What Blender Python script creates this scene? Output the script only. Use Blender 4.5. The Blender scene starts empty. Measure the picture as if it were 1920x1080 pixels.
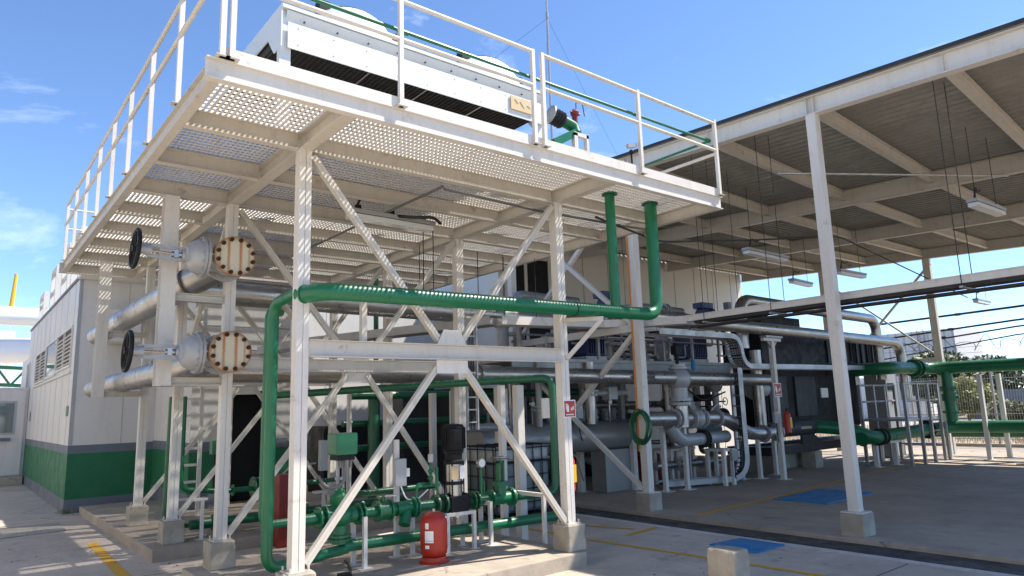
import bpy, bmesh, math, random
from mathutils import Vector, Matrix
random.seed(7)
R = math.radians
scene = bpy.context.scene
COL = scene.collection

# ---------------------------------------------------------------- camera
cam_d = bpy.data.cameras.new('camera')
cam_d.sensor_width = 36.0
cam_d.lens = 36.0 * 1300.48 / 1920.0
cam_d.clip_end = 3000
cam = bpy.data.objects.new('camera', cam_d); COL.objects.link(cam)
def set_camera():
    yaw, pitch, roll = 0.889, 0.1699, -0.0318
    f = Vector((math.cos(yaw)*math.cos(pitch), math.sin(yaw)*math.cos(pitch), math.sin(pitch)))
    r = Vector((math.sin(yaw), -math.cos(yaw), 0)); u = r.cross(f)
    c, s = math.cos(roll), math.sin(roll)
    r2 = c*r + s*u; u2 = -s*r + c*u
    m = Matrix((r2, u2, -f)).transposed().to_4x4()
    m.translation = Vector((-2.428, -6.036, 1.76))
    cam.matrix_world = m
set_camera()
scene.camera = cam

# ---------------------------------------------------------------- world, sun, exposure
SUN = Vector((0.62, -0.345, 1.0)).normalized()
w = bpy.data.worlds.new('World'); scene.world = w; w.use_nodes = True
nt = w.node_tree; nt.nodes.clear()
out = nt.nodes.new('ShaderNodeOutputWorld'); bg = nt.nodes.new('ShaderNodeBackground')
sky = nt.nodes.new('ShaderNodeTexSky'); sky.sky_type = 'NISHITA'; sky.sun_disc = False
sky.sun_elevation = math.asin(SUN.z); sky.sun_rotation = math.atan2(SUN.x, SUN.y)
sky.air_density = 1.0; sky.dust_density = 0.2; sky.ozone_density = 6.0; sky.altitude = 2200
bg.inputs['Strength'].default_value = 0.115
tc = nt.nodes.new('ShaderNodeTexCoord'); mp = nt.nodes.new('ShaderNodeMapping')
mp.inputs['Scale'].default_value = (1.0, 1.0, 2.6); mp.inputs['Location'].default_value = (1.7, 0.4, 0.0)
nz = nt.nodes.new('ShaderNodeTexNoise'); nz.inputs['Scale'].default_value = 2.6; nz.inputs['Detail'].default_value = 9; nz.inputs['Roughness'].default_value = 0.62
nz.inputs['Distortion'].default_value = 0.5
rp = nt.nodes.new('ShaderNodeValToRGB'); rp.color_ramp.elements[0].position = 0.57; rp.color_ramp.elements[1].position = 0.86
mul = nt.nodes.new('ShaderNodeMath'); mul.operation = 'MULTIPLY'; mul.inputs[1].default_value = 0.55
mx = nt.nodes.new('ShaderNodeMixRGB'); mx.inputs['Color2'].default_value = (7.6, 8.0, 8.6, 1)
nt.links.new(tc.outputs['Generated'], mp.inputs['Vector']); nt.links.new(mp.outputs['Vector'], nz.inputs['Vector'])
nt.links.new(nz.outputs['Fac'], rp.inputs['Fac']); nt.links.new(rp.outputs['Color'], mul.inputs[0])
nt.links.new(mul.outputs[0], mx.inputs['Fac']); nt.links.new(sky.outputs['Color'], mx.inputs['Color1'])
nt.links.new(mx.outputs['Color'], bg.inputs['Color']); nt.links.new(bg.outputs['Background'], out.inputs['Surface'])
sl = bpy.data.lights.new('sun', 'SUN'); sl.energy = 3.7; sl.angle = R(0.53); sl.color = (1.0, 0.93, 0.84)
so = bpy.data.objects.new('sun', sl); COL.objects.link(so)
so.rotation_euler = SUN.to_track_quat('Z', 'Y').to_euler(); so.location = (0, 0, 30)
vs = scene.view_settings
vs.view_transform = 'Standard'; vs.look = 'None'; vs.gamma = 1; vs.use_curve_mapping = False
vs.exposure = 1.3

# ---------------------------------------------------------------- materials
def new_mat(name):
    m = bpy.data.materials.new(name); m.use_nodes = True
    return m, m.node_tree, m.node_tree.nodes['Principled BSDF']
def coords(nt, scale=(1, 1, 1), rnd=True):
    tc = nt.nodes.new('ShaderNodeTexCoord'); mp = nt.nodes.new('ShaderNodeMapping'); mp.inputs['Scale'].default_value = scale
    if rnd:
        oi = nt.nodes.new('ShaderNodeObjectInfo'); ad = nt.nodes.new('ShaderNodeVectorMath'); ad.operation = 'ADD'
        ml = nt.nodes.new('ShaderNodeMath'); ml.operation = 'MULTIPLY'; ml.inputs[1].default_value = 37.0
        nt.links.new(oi.outputs['Random'], ml.inputs[0]); nt.links.new(tc.outputs['Object'], ad.inputs[0]); nt.links.new(ml.outputs[0], ad.inputs[1])
        nt.links.new(ad.outputs[0], mp.inputs['Vector'])
    else:
        nt.links.new(tc.outputs['Object'], mp.inputs['Vector'])
    return mp.outputs['Vector']
def noise(nt, vec, scale, detail=5, rough=0.6):
    n = nt.nodes.new('ShaderNodeTexNoise'); n.inputs['Scale'].default_value = scale; n.inputs['Detail'].default_value = detail
    n.inputs['Roughness'].default_value = rough; nt.links.new(vec, n.inputs['Vector']); return n.outputs['Fac']
def ramp(nt, fac, stops):
    r = nt.nodes.new('ShaderNodeValToRGB'); cr = r.color_ramp
    while len(cr.elements) < len(stops): cr.elements.new(0.5)
    for e, (p, c) in zip(cr.elements, stops):
        e.position = p; e.color = (c, c, c, 1) if isinstance(c, (int, float)) else (*c, 1)
    nt.links.new(fac, r.inputs['Fac']); return r.outputs['Color']
def mix(nt, fac, a, b, mode='MIX'):
    m = nt.nodes.new('ShaderNodeMixRGB'); m.blend_type = mode
    for s, v in (('Fac', fac), ('Color1', a), ('Color2', b)):
        if hasattr(v, 'is_linked') or hasattr(v, 'links'): nt.links.new(v, m.inputs[s])
        elif isinstance(v, (int, float)): m.inputs[s].default_value = v if s == 'Fac' else (v, v, v, 1)
        else: m.inputs[s].default_value = (*v, 1)
    return m.outputs['Color']
def bump(nt, b, h, strength, dist=0.01):
    bp = nt.nodes.new('ShaderNodeBump'); bp.inputs['Strength'].default_value = strength; bp.inputs['Distance'].default_value = dist
    nt.links.new(h, bp.inputs['Height']); nt.links.new(bp.outputs['Normal'], b.inputs['Normal'])
def paint(name, col, rough=0.45, grime=0.25, rust=0.0, metal=0.0, gcol=(0.35, 0.29, 0.2), sc=1.0):
    m, nt, b = new_mat(name)
    v = coords(nt, (1, 1, 1)); vz = coords(nt, (7, 7, 0.8))
    c = mix(nt, noise(nt, v, 1.3*sc, 4), tuple(x*0.9 for x in col), tuple(min(1, x*1.06) for x in col))
    g = ramp(nt, noise(nt, vz, 1.6*sc, 6, 0.65), [(0.50, 0.0), (0.78, grime)])
    c = mix(nt, g, c, tuple(x*y for x, y in zip(col, tuple(0.35 + t for t in gcol))))
    sp = ramp(nt, noise(nt, v, 22*sc, 3, 0.7), [(0.60, 0.0), (0.72, grime*0.7)])
    c = mix(nt, sp, c, tuple(x*0.55 for x in col))
    if rust:
        r1 = ramp(nt, noise(nt, v, 5.0*sc, 7, 0.7), [(0.60, 0.0), (0.70, rust)])
        c = mix(nt, r1, c, (0.20, 0.085, 0.03))
    ge = nt.nodes.new('ShaderNodeNewGeometry'); sz = nt.nodes.new('ShaderNodeSeparateXYZ'); nt.links.new(ge.outputs['Normal'], sz.inputs[0])
    du = mix(nt, 1.0, ramp(nt, sz.outputs['Z'], [(0.55, 0.0), (0.95, 0.22)]), ramp(nt, noise(nt, v, 3.5*sc, 6, 0.7), [(0.40, 0.0), (0.62, 1.0)]), 'MULTIPLY')
    c = mix(nt, du, c, (0.36, 0.31, 0.25))
    nt.links.new(c, b.inputs['Base Color'])
    rr = ramp(nt, noise(nt, v, 6*sc, 4), [(0.3, rough*0.8), (0.75, min(1, rough*1.35))])
    nt.links.new(rr, b.inputs['Roughness']); b.inputs['Metallic'].default_value = metal
    bump(nt, b, noise(nt, v, 60*sc, 2), 0.06, 0.004)
    return m
def metal(name, col, rough=0.35, met=0.9, streak=0.25):
    m, nt, b = new_mat(name)
    v = coords(nt); vz = coords(nt, (5, 5, 0.7))
    c = mix(nt, noise(nt, v, 2.2, 5), tuple(x*0.75 for x in col), tuple(min(1, x*1.1) for x in col))
    c = mix(nt, ramp(nt, noise(nt, vz, 2.0, 6, .7), [(0.5, 0.0), (0.8, streak)]), c, tuple(x*0.5 for x in col))
    nt.links.new(c, b.inputs['Base Color']); b.inputs['Metallic'].default_value = met
    nt.links.new(ramp(nt, noise(nt, v, 4, 5), [(0.3, rough*0.7), (0.75, min(1, rough*1.5))]), b.inputs['Roughness'])
    bump(nt, b, noise(nt, v, 3.0, 3), 0.25, 0.01)
    return m
def concrete(name, lo, hi, joints=False, scale=1.0):
    m, nt, b = new_mat(name)
    v = coords(nt, rnd=False)
    big = noise(nt, v, 0.35*scale, 6, 0.6); med = noise(nt, v, 1.7*scale, 8, 0.68); fine = noise(nt, v, 45*scale, 3, 0.7)
    c = mix(nt, ramp(nt, big, [(0.32, 0.0), (0.68, 1.0)]), lo, hi)
    c = mix(nt, ramp(nt, med, [(0.36, 0.40), (0.58, 0.0)]), c, tuple(x*0.62 for x in lo))
    vs_ = coords(nt, (0.25, 1.6, 1), rnd=False)
    c = mix(nt, ramp(nt, noise(nt, vs_, 1.1*scale, 7, 0.7), [(0.55, 0.0), (0.75, 0.35)]), c, tuple(min(1, x*1.25) for x in hi))
    c = mix(nt, ramp(nt, fine, [(0.35, 0.22), (0.6, 0.0)]), c, tuple(x*0.6 for x in lo))
    st = noise(nt, v, 2.9*scale, 2, 0.5)
    c = mix(nt, ramp(nt, st, [(0.66, 0.0), (0.74, 0.45)]), c, tuple(x*0.45 for x in lo))
    vo = nt.nodes.new('ShaderNodeTexVoronoi'); vo.feature = 'DISTANCE_TO_EDGE'; vo.inputs['Scale'].default_value = 0.42*scale
    wv = nt.nodes.new('ShaderNodeVectorMath'); wv.operation = 'ADD'; nn = nt.nodes.new('ShaderNodeTexNoise'); nn.inputs['Scale'].default_value = 1.4; nn.inputs['Detail'].default_value = 6
    nt.links.new(v, nn.inputs['Vector']); nt.links.new(v, wv.inputs[0]); nt.links.new(nn.outputs['Color'], wv.inputs[1]); nt.links.new(wv.outputs[0], vo.inputs['Vector'])
    crack = mix(nt, 1.0, ramp(nt, vo.outputs['Distance'], [(0.0, 0.75), (0.012, 0.0)]), ramp(nt, noise(nt, v, 0.5, 3), [(0.5, 0.0), (0.6, 1.0)]), 'MULTIPLY')
    c = mix(nt, crack, c, tuple(x*0.4 for x in lo))
    dr = ramp(nt, noise(nt, coords(nt, (1.9, 0.35, 1), rnd=False), 0.9*scale, 8, 0.75), [(0.56, 0.0), (0.70, 0.38)])
    c = mix(nt, dr, c, tuple(x*0.55 for x in lo))
    nt.links.new(c, b.inputs['Base Color']); b.inputs['Roughness'].default_value = 0.8
    bump(nt, b, mix(nt, 0.5, fine, med), 0.35, 0.006)
    return m
M = {}
M['white'] = paint('white_steel_paint', (0.64, 0.61, 0.555), 0.5, 0.42, 0.30)
M['cream'] = paint('weathered_white_steel_paint', (0.55, 0.515, 0.45), 0.5, 0.5, 0.55)
M['rustrail'] = paint('rusting_white_rail_paint', (0.60, 0.56, 0.48), 0.6, 0.9, 1.0, sc=1.4)
M['cooler'] = paint('cooler_sheet_paint', (0.66, 0.69, 0.68), 0.4, 0.10)
M['wall'] = paint('grey_white_wall_panel', (0.62, 0.61, 0.585), 0.55, 0.40, sc=0.5)
M['hall'] = paint('cream_wall_panel', (0.66, 0.64, 0.58), 0.55, 0.18, sc=0.4)
M['wgreen'] = paint('green_wall_band', (0.010, 0.135, 0.055), 0.6, 0.45, sc=0.5)
M['wgrey'] = paint('slate_wall_band', (0.13, 0.15, 0.18), 0.6, 0.2, sc=0.5)
M['green'] = paint('green_pipe_paint', (0.005, 0.135, 0.055), 0.36, 0.30)
M['dgreen'] = paint('dark_green_pipe_paint', (0.010, 0.105, 0.045), 0.35, 0.2)
M['silver'] = metal('aluminium_cladding', (0.42, 0.405, 0.38), 0.32, 0.85)
M['grey'] = paint('grey_pipe_paint', (0.27, 0.27, 0.265), 0.4, 0.3, metal=0.35)
M['dgrey'] = paint('dark_grey_vessel_paint', (0.13, 0.13, 0.13), 0.4, 0.2, metal=0.1)
M['lgrey'] = paint('light_grey_valve_paint', (0.36, 0.37, 0.38), 0.38, 0.35, 0.15, metal=0.15)
M['galv'] = metal('galvanised_steel', (0.42, 0.42, 0.42), 0.45, 0.7, 0.3)
M['steel'] = metal('bare_steel', (0.45, 0.44, 0.43), 0.3, 1.0)
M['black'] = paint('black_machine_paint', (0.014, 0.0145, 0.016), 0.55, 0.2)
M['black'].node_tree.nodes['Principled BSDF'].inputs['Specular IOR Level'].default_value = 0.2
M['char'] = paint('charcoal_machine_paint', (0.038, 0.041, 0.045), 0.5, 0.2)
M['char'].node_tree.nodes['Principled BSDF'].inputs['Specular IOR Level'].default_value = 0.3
M['rubber'] = paint('black_rubber', (0.02, 0.02, 0.02), 0.7, 0.2)
M['red'] = paint('red_paint', (0.40, 0.022, 0.009), 0.38, 0.30)
M['dred'] = paint('dark_red_paint', (0.19, 0.015, 0.012), 0.4, 0.2)
M['orange'] = paint('orange_pipe_paint', (0.55, 0.20, 0.02), 0.4, 0.15)
M['yellow'] = paint('yellow_sign_paint', (0.70, 0.40, 0.01), 0.45, 0.1)
M['navy'] = paint('navy_motor_paint', (0.012, 0.024, 0.10), 0.4, 0.15)
M['blue'] = paint('blue_plate_paint', (0.010, 0.20, 0.44), 0.6, 0.4)
M['lettering'] = paint('white_print', (0.80, 0.80, 0.78), 0.5, 0.05)
M['inkblack'] = paint('black_print', (0.02, 0.02, 0.02), 0.5, 0.05)
M['card'] = paint('yellowed_notice_board', (0.62, 0.47, 0.26), 0.7, 0.5, sc=2)
M['stuffwood'] = paint('tan_board', (0.42, 0.26, 0.13), 0.7, 0.3)
M['stripe'] = concrete('pale_worn_cement', (0.50, 0.47, 0.43), (0.66, 0.62, 0.57), scale=2.0)
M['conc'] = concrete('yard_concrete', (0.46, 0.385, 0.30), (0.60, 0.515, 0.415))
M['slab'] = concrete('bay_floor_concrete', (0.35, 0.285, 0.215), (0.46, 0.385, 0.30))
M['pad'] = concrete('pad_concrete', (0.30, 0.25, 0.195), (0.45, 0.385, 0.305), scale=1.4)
M['plinth'] = concrete('plinth_concrete', (0.30, 0.265, 0.21), (0.46, 0.42, 0.345), scale=2.2)
M['drain'] = paint('dark_drain_steel', (0.035, 0.033, 0.031), 0.8, 0.3)
M['dirt'] = concrete('dry_dirt', (0.36, 0.28, 0.19), (0.50, 0.42, 0.32), scale=0.6)
M['road'] = concrete('pale_road', (0.40, 0.36, 0.33), (0.52, 0.47, 0.43), scale=0.3)
M['roofsheet'] = metal('zinc_roof_sheet', (0.30, 0.29, 0.26), 0.55, 0.3, 0.35)
M['bark'] = paint('bark', (0.12, 0.08, 0.05), 0.9, 0.3)
M['carwhite'] = paint('white_car_paint', (0.75, 0.75, 0.75), 0.2, 0.02)
def line_mat():
    m, nt, b = new_mat('worn_yellow_line_paint'); v = coords(nt, rnd=False)
    c = mix(nt, ramp(nt, noise(nt, v, 6, 8, 0.75), [(0.50, 0.0), (0.72, 0.6)]), (0.64, 0.34, 0.02), (0.36, 0.29, 0.19))
    nt.links.new(c, b.inputs['Base Color']); b.inputs['Roughness'].default_value = 0.8; return m
M['line'] = line_mat()
def rust_flange():
    m, nt, b = new_mat('rust_streaked_flange'); v = coords(nt, rnd=False)
    sx = nt.nodes.new('ShaderNodeSeparateXYZ'); nt.links.new(v, sx.inputs[0])
    mr = nt.nodes.new('ShaderNodeMapRange'); mr.inputs[1].default_value = -0.25; mr.inputs[2].default_value = 0.25
    nt.links.new(sx.outputs['X'], mr.inputs[0])
    wob = nt.nodes.new('ShaderNodeMath'); wob.operation = 'MULTIPLY_ADD'; wob.inputs[1].default_value = 0.035
    nt.links.new(noise(nt, coords(nt, (2, 2, 6), rnd=False), 3, 3), wob.inputs[0]); nt.links.new(mr.outputs[0], wob.inputs[2])
    st = []
    for p, w_, k in ((0.06, .045, .9), (0.19, .035, .8), (0.375, .05, 1.0), (0.625, .055, 1.0), (0.81, .035, .7), (0.94, .045, .9)):
        st += [(max(0, p - w_), 0.0), (p, k), (min(1, p + w_), 0.0)]
    band = ramp(nt, wob.outputs[0], st)
    vz = coords(nt, (26, 26, 1.6), rnd=False)
    fade = ramp(nt, noise(nt, vz, 1.0, 5, .7), [(0.25, 0.55), (0.5, 1.0)])
    zf = nt.nodes.new('ShaderNodeMapRange'); zf.inputs[1].default_value = -0.28; zf.inputs[2].default_value = 0.12; zf.inputs[3].default_value = 0.7; zf.inputs[4].default_value = 1.0
    nt.links.new(sx.outputs['Z'], zf.inputs[0])
    fac = mix(nt, 1.0, mix(nt, 1.0, band, fade, 'MULTIPLY'), zf.outputs[0], 'MULTIPLY')
    c = mix(nt, fac, (0.58, 0.53, 0.40), (0.38, 0.12, 0.010))
    ln = nt.nodes.new('ShaderNodeVectorMath'); ln.operation = 'LENGTH'; cmb = nt.nodes.new('ShaderNodeCombineXYZ')
    nt.links.new(sx.outputs['X'], cmb.inputs[0]); nt.links.new(sx.outputs['Z'], cmb.inputs[2]); nt.links.new(cmb.outputs[0], ln.inputs[0])
    ad = nt.nodes.new('ShaderNodeMath'); ad.operation = 'MULTIPLY_ADD'; ad.inputs[1].default_value = 0.05
    nt.links.new(noise(nt, coords(nt, (1, 1, 1), rnd=False), 14, 5), ad.inputs[0]); nt.links.new(ln.outputs['Value'], ad.inputs[2])
    edge = ramp(nt, ad.outputs[0], [(0.20, 0.0), (0.245, 0.9)])
    c = mix(nt, edge, c, (0.30, 0.13, 0.035))
    nt.links.new(c, b.inputs['Base Color']); b.inputs['Roughness'].default_value = 0.75; return m
M['rustflange'] = rust_flange()
M['rustbolt'] = paint('rusted_bolt', (0.035, 0.018, 0.012), 0.9, 0.4)
def glass_mat(name, col, rough=0.05):
    m, nt, b = new_mat(name); b.inputs['Base Color'].default_value = (*col, 1); b.inputs['Roughness'].default_value = rough
    b.inputs['Metallic'].default_value = 0.0; b.inputs['Specular IOR Level'].default_value = 1.0; return m
M['glass'] = glass_mat('window_glass', (0.10, 0.14, 0.15)); M['diffuser'] = glass_mat('lamp_diffuser', (0.62, 0.63, 0.62), 0.25)
M['plastic'] = glass_mat('translucent_tank_plastic', (0.26, 0.28, 0.28), 0.4)
M['liquid'] = glass_mat('tank_blue_green_contents', (0.045, 0.075, 0.085), 0.4)
def leaf_mat(name, a, b_):
    m, nt, b = new_mat(name); oi = nt.nodes.new('ShaderNodeNewGeometry')
    c = mix(nt, oi.outputs['Random Per Island'], a, b_); nt.links.new(c, b.inputs['Base Color']); b.inputs['Roughness'].default_value = 0.6
    return m
M['leaf'] = leaf_mat('dark_green_leaves', (0.035, 0.065, 0.018), (0.09, 0.12, 0.04)); M['leafy'] = leaf_mat('yellow_green_leaves', (0.12, 0.14, 0.02), (0.26, 0.24, 0.04))
M['bushleaf'] = leaf_mat('dusty_bush_leaves', (0.08, 0.09, 0.03), (0.17, 0.17, 0.07)); M['drygrass'] = leaf_mat('dry_grass_blades', (0.40, 0.29, 0.14), (0.55, 0.42, 0.22))

# ---------------------------------------------------------------- mesh builder
def vec(p): return Vector(p)
class MB:
    def __init__(s): s.v = []; s.f = []; s.sm = []
    def add(s, vs, fs, smooth=False):
        o = len(s.v); s.v += [tuple(p) for p in vs]; s.f += [tuple(i + o for i in f) for f in fs]; s.sm += [smooth]*len(fs); return s
    def box(s, x0, x1, y0, y1, z0, z1):
        return s.add([(x0,y0,z0),(x1,y0,z0),(x1,y1,z0),(x0,y1,z0),(x0,y0,z1),(x1,y0,z1),(x1,y1,z1),(x0,y1,z1)],
              [(0,3,2,1),(4,5,6,7),(0,1,5,4),(1,2,6,5),(2,3,7,6),(3,0,4,7)])
    def bar(s, p0, p1, w, h, up=(0, 0, 1), ou=0, ov=0):
        p0, p1 = vec(p0), vec(p1); d = (p1 - p0).normalized(); u = d.cross(vec(up))
        if u.length < 1e-4: u = d.cross(Vector((1, 0, 0)))
        u.normalize(); n = u.cross(d)
        c = [(-w/2+ou, -h/2+ov), (w/2+ou, -h/2+ov), (w/2+ou, h/2+ov), (-w/2+ou, h/2+ov)]
        vs = [p + u*a + n*b for p in (p0, p1) for a, b in c]
        return s.add(vs, [(0,1,2,3),(7,6,5,4),(0,4,5,1),(1,5,6,2),(2,6,7,3),(3,7,4,0)])
    def ibeam(s, p0, p1, h, w, tf=0.010, tw=0.008, up=(0, 0, 1)):   # p0, p1 on the centre line
        s.bar(p0, p1, w, tf, up, 0, h/2 - tf/2); s.bar(p0, p1, w, tf, up, 0, -h/2 + tf/2); s.bar(p0, p1, tw, h - 2*tf - 0.0006, up); return s
    def angle(s, p0, p1, w, t=0.007, up=(0, 0, 1)):                  # twin-angle brace with a seam between
        s.bar(p0, p1, w*0.46, w, up, -w*0.27, 0); s.bar(p0, p1, w*0.46, w*0.9, up, w*0.27, 0); s.bar(p0, p1, w*0.1, w*0.8, up); return s
    def tube(s, p0, p1, r, n=12, r1=None, cap=True):
        p0, p1 = vec(p0), vec(p1); r1 = r if r1 is None else r1; d = (p1 - p0).normalized()
        u = d.orthogonal().normalized(); v = d.cross(u); vs = []
        for p, q in ((p0, r), (p1, r1)):
            for i in range(n): a = 2*math.pi*i/n; vs.append(p + (u*math.cos(a) + v*math.sin(a))*q)
        s.add(vs, [(i, (i+1) % n, n + (i+1) % n, n + i) for i in range(n)], True)
        if cap: s.add(vs, [tuple(range(n-1, -1, -1)), tuple(range(n, 2*n))])
        return s
    def sweep(s, pts, r, n=12, closed=False, cap=True):
        pts = [vec(p) for p in pts]; N = len(pts); u = None; vs = []
        for i, p in enumerate(pts):
            if closed: t = (pts[(i+1) % N] - pts[i-1])
            else: t = (pts[min(i+1, N-1)] - pts[max(i-1, 0)])
            t.normalize()
            u = t.orthogonal().normalized() if u is None else (u - t*u.dot(t)).normalized()
            v = t.cross(u); rr = r[i] if isinstance(r, (list, tuple)) else r
            for k in range(n): a = 2*math.pi*k/n; vs.append(p + (u*math.cos(a) + v*math.sin(a))*rr)
        fs = []
        for i in range(N if closed else N - 1):
            j = (i+1) % N
            for k in range(n): fs.append((i*n+k, i*n+(k+1) % n, j*n+(k+1) % n, j*n+k))
        s.add(vs, fs, True)
        if cap and not closed: s.add(vs, [tuple(range(n-1, -1, -1)), tuple(range((N-1)*n, N*n))])
        return s
    def path(s, pts, r, bend=None, n=14, seg=7):
        return s.sweep(fillet(pts, bend if bend else r*2.6, seg), r, n)
    def lathe(s, prof, o, axis, n=20):                                # prof: (distance along axis, radius)
        o = vec(o); d = vec(axis).normalized(); u = d.orthogonal().normalized(); v = d.cross(u); vs = []
        for t, q in prof:
            for i in range(n): a = 2*math.pi*i/n; vs.append(o + d*t + (u*math.cos(a) + v*math.sin(a))*max(q, 1e-4))
        k = len(prof)
        s.add(vs, [(j*n+i, j*n+(i+1) % n, (j+1)*n+(i+1) % n, (j+1)*n+i) for j in range(k-1) for i in range(n)], True)
        s.add(vs, [tuple(range(n-1, -1, -1)), tuple(range((k-1)*n, k*n))]); return s
    def flange(s, o, axis, r, t=0.025, bolts=8, n=20, br=None):
        d = vec(axis).normalized(); o = vec(o); s.tube(o - d*t/2, o + d*t/2, r, n)
        u = d.orthogonal().normalized(); v = d.cross(u); br = br or r*0.075
        for i in range(bolts):
            a = 2*math.pi*(i + .5)/bolts; c = o + (u*math.cos(a) + v*math.sin(a))*r*0.84
            s.tube(c - d*(t/2 + br*1.2), c + d*(t/2 + br*1.2), br, 6)
        return s
    def torus(s, o, axis, r, q, n=28, m=8):
        o = vec(o); d = vec(axis).normalized(); u = d.orthogonal().normalized(); v = d.cross(u)
        return s.sweep([o + (u*math.cos(2*math.pi*i/n) + v*math.sin(2*math.pi*i/n))*r for i in range(n)], q, m, True)
    def ball(s, o, r, n=12, m=8, sc=(1, 1, 1)):
        vs = []; o = vec(o)
        for j in range(m+1):
            t = math.pi*j/m
            for i in range(n): a = 2*math.pi*i/n; vs.append(o + Vector((r*sc[0]*math.sin(t)*math.cos(a), r*sc[1]*math.sin(t)*math.sin(a), r*sc[2]*math.cos(t))))
        return s.add(vs, [(j*n+i, (j+1)*n+i, (j+1)*n+(i+1) % n, j*n+(i+1) % n) for j in range(m) for i in range(n)], True)
    def poly(s, pts, thick, nrm):                                     # thick plate from an outline
        nrm = vec(nrm).normalized()*thick/2; k = len(pts); vs = [vec(p) - nrm for p in pts] + [vec(p) + nrm for p in pts]
        return s.add(vs, [tuple(range(k-1, -1, -1)), tuple(range(k, 2*k))] + [(i, (i+1) % k, k+(i+1) % k, k+i) for i in range(k)])
    def mesh(s, name, mat, off=(0, 0, 0), bevel=0):
        me = bpy.data.meshes.new(name); o = vec(off)
        me.from_pydata([vec(p) - o for p in s.v], [], s.f); me.polygons.foreach_set('use_smooth', s.sm)
        bm = bmesh.new(); bm.from_mesh(me)
        bmesh.ops.recalc_face_normals(bm, faces=bm.faces)
        if bevel: bmesh.ops.bevel(bm, geom=bm.edges[:], offset=bevel, segments=2, affect='EDGES', profile=0.6)
        bm.to_mesh(me); bm.free()
        if any(s.sm): me.set_sharp_from_angle(angle=R(42))
        me.materials.append(mat); return me
    def build(s, name, mat, parent=None, bevel=0, label=None, kind=None):
        off = world_loc(parent) if parent else centre(s.v)
        o = bpy.data.objects.new(name, s.mesh(name, M[mat] if isinstance(mat, str) else mat, off, bevel))
        COL.objects.link(o)
        if parent: o.parent = parent
        else: o.location = off
        if label: o['label'] = label
        if kind: o['kind'] = kind
        return o
def centre(vs):
    xs = [p[0] for p in vs]; ys = [p[1] for p in vs]; zs = [p[2] for p in vs]
    return Vector(((min(xs)+max(xs))/2, (min(ys)+max(ys))/2, min(zs)))
def world_loc(o):
    l = Vector((0, 0, 0))
    while o: l += Vector(o.location); o = o.parent
    return l
def fillet(pts, bend, seg=7):
    pts = [vec(p) for p in pts]; outp = [pts[0]]
    for i in range(1, len(pts) - 1):
        a, b, c = pts[i-1], pts[i], pts[i+1]; d0 = (a - b); d1 = (c - b); l = min(bend, d0.length*0.49, d1.length*0.49)
        d0.normalize(); d1.normalize(); p0 = b + d0*l; p1 = b + d1*l
        for k in range(seg+1):
            t = k/seg; outp.append(p0*(1-t)**2 + b*2*t*(1-t) + p1*t*t)
    outp.append(pts[-1]); return outp
def thing(name, label, cat, loc=(0, 0, 0), group=None):
    o = bpy.data.objects.new(name, None); COL.objects.link(o); o.location = loc; o.empty_display_size = 0.2
    o['label'] = label; o['category'] = cat
    if group: o['group'] = group
    return o
def tag(o, label, cat, group=None):
    o['label'] = label; o['category'] = cat
    if group: o['group'] = group
    return o
def struct(mb, name, mat, bevel=0): return mb.build(name, mat, None, bevel, kind='structure')
def copy_part(o, dloc, parent=None):
    c = o.copy(); COL.objects.link(c); c.parent = parent or o.parent; c.location = Vector(o.location) + Vector(dloc); return c
def copy_thing(root, loc, label, group=None):
    r = root.copy(); COL.objects.link(r); r.location = loc; r['label'] = label
    if group: r['group'] = group
    for ch in list(root.children):
        c = ch.copy(); COL.objects.link(c); c.parent = r
        for g in list(ch.children):
            d = g.copy(); COL.objects.link(d); d.parent = c
    return r
exec_parts = []

# ================================================================ ground and setting
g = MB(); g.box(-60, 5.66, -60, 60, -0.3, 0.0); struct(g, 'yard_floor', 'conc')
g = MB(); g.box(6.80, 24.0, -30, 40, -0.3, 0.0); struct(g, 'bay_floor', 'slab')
g = MB(); g.box(5.78, 6.52, -30, 40, -0.3, -0.045); struct(g, 'drain_channel', 'drain')
g = MB(); g.box(6.52, 6.80, -30, 40, -0.3, 0.012); struct(g, 'drain_kerb', 'pad', 0.006)
g = MB(); g.box(5.66, 5.78, -30, 40, -0.3, 0.004); struct(g, 'drain_edge_strip', 'stripe')
g = MB(); g.box(24.0, 37.0, -60, 80, -0.4, -0.06); struct(g, 'dirt_verge', 'dirt')
g = MB(); g.box(37.0, 49.0, -80, 120, -0.4, -0.10); struct(g, 'road', 'road')
g = MB()
g.add([(49, -400, -.1), (1500, -900, -.1), (1500, 1500, -.1), (-900, 1500, -.1), (-900, 60, -.1), (49, 60, -.1)], [(0, 1, 2, 3, 4, 5)]); struct(g, 'dry_terrain', 'dirt')
g = MB()
g.add([(-60, -900, -.1), (49, -900, -.1), (49, -60, -.1), (-60, -60, -.1)], [(0, 1, 2, 3)])
g.add([(-900, -900, -.1), (-60, -900, -.1), (-60, 60, -.1), (-900, 60, -.1)], [(0, 1, 2, 3)]); struct(g, 'outer_ground', 'dirt')
# floor slabs joints (thin dark saw cuts as recess strips)
g = MB()
for y in (-4.2, -0.62 - 2.0, 3.1, 9.9): g.box(-12, 5.60, y, y + 0.012, 0.0005, 0.002)
for x in (-1.9, -6.0): g.box(x, x + 0.012, -12, 30, 0.0026, 0.0038)
struct(g, 'slab_joints', 'drain')
# pads under the platform
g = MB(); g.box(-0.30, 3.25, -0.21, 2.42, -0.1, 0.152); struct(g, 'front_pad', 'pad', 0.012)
g = MB(); g.box(-0.30, 6.10, 3.82, 9.90, -0.1, 0.151); struct(g, 'rear_pad', 'pad', 0.012)
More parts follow.
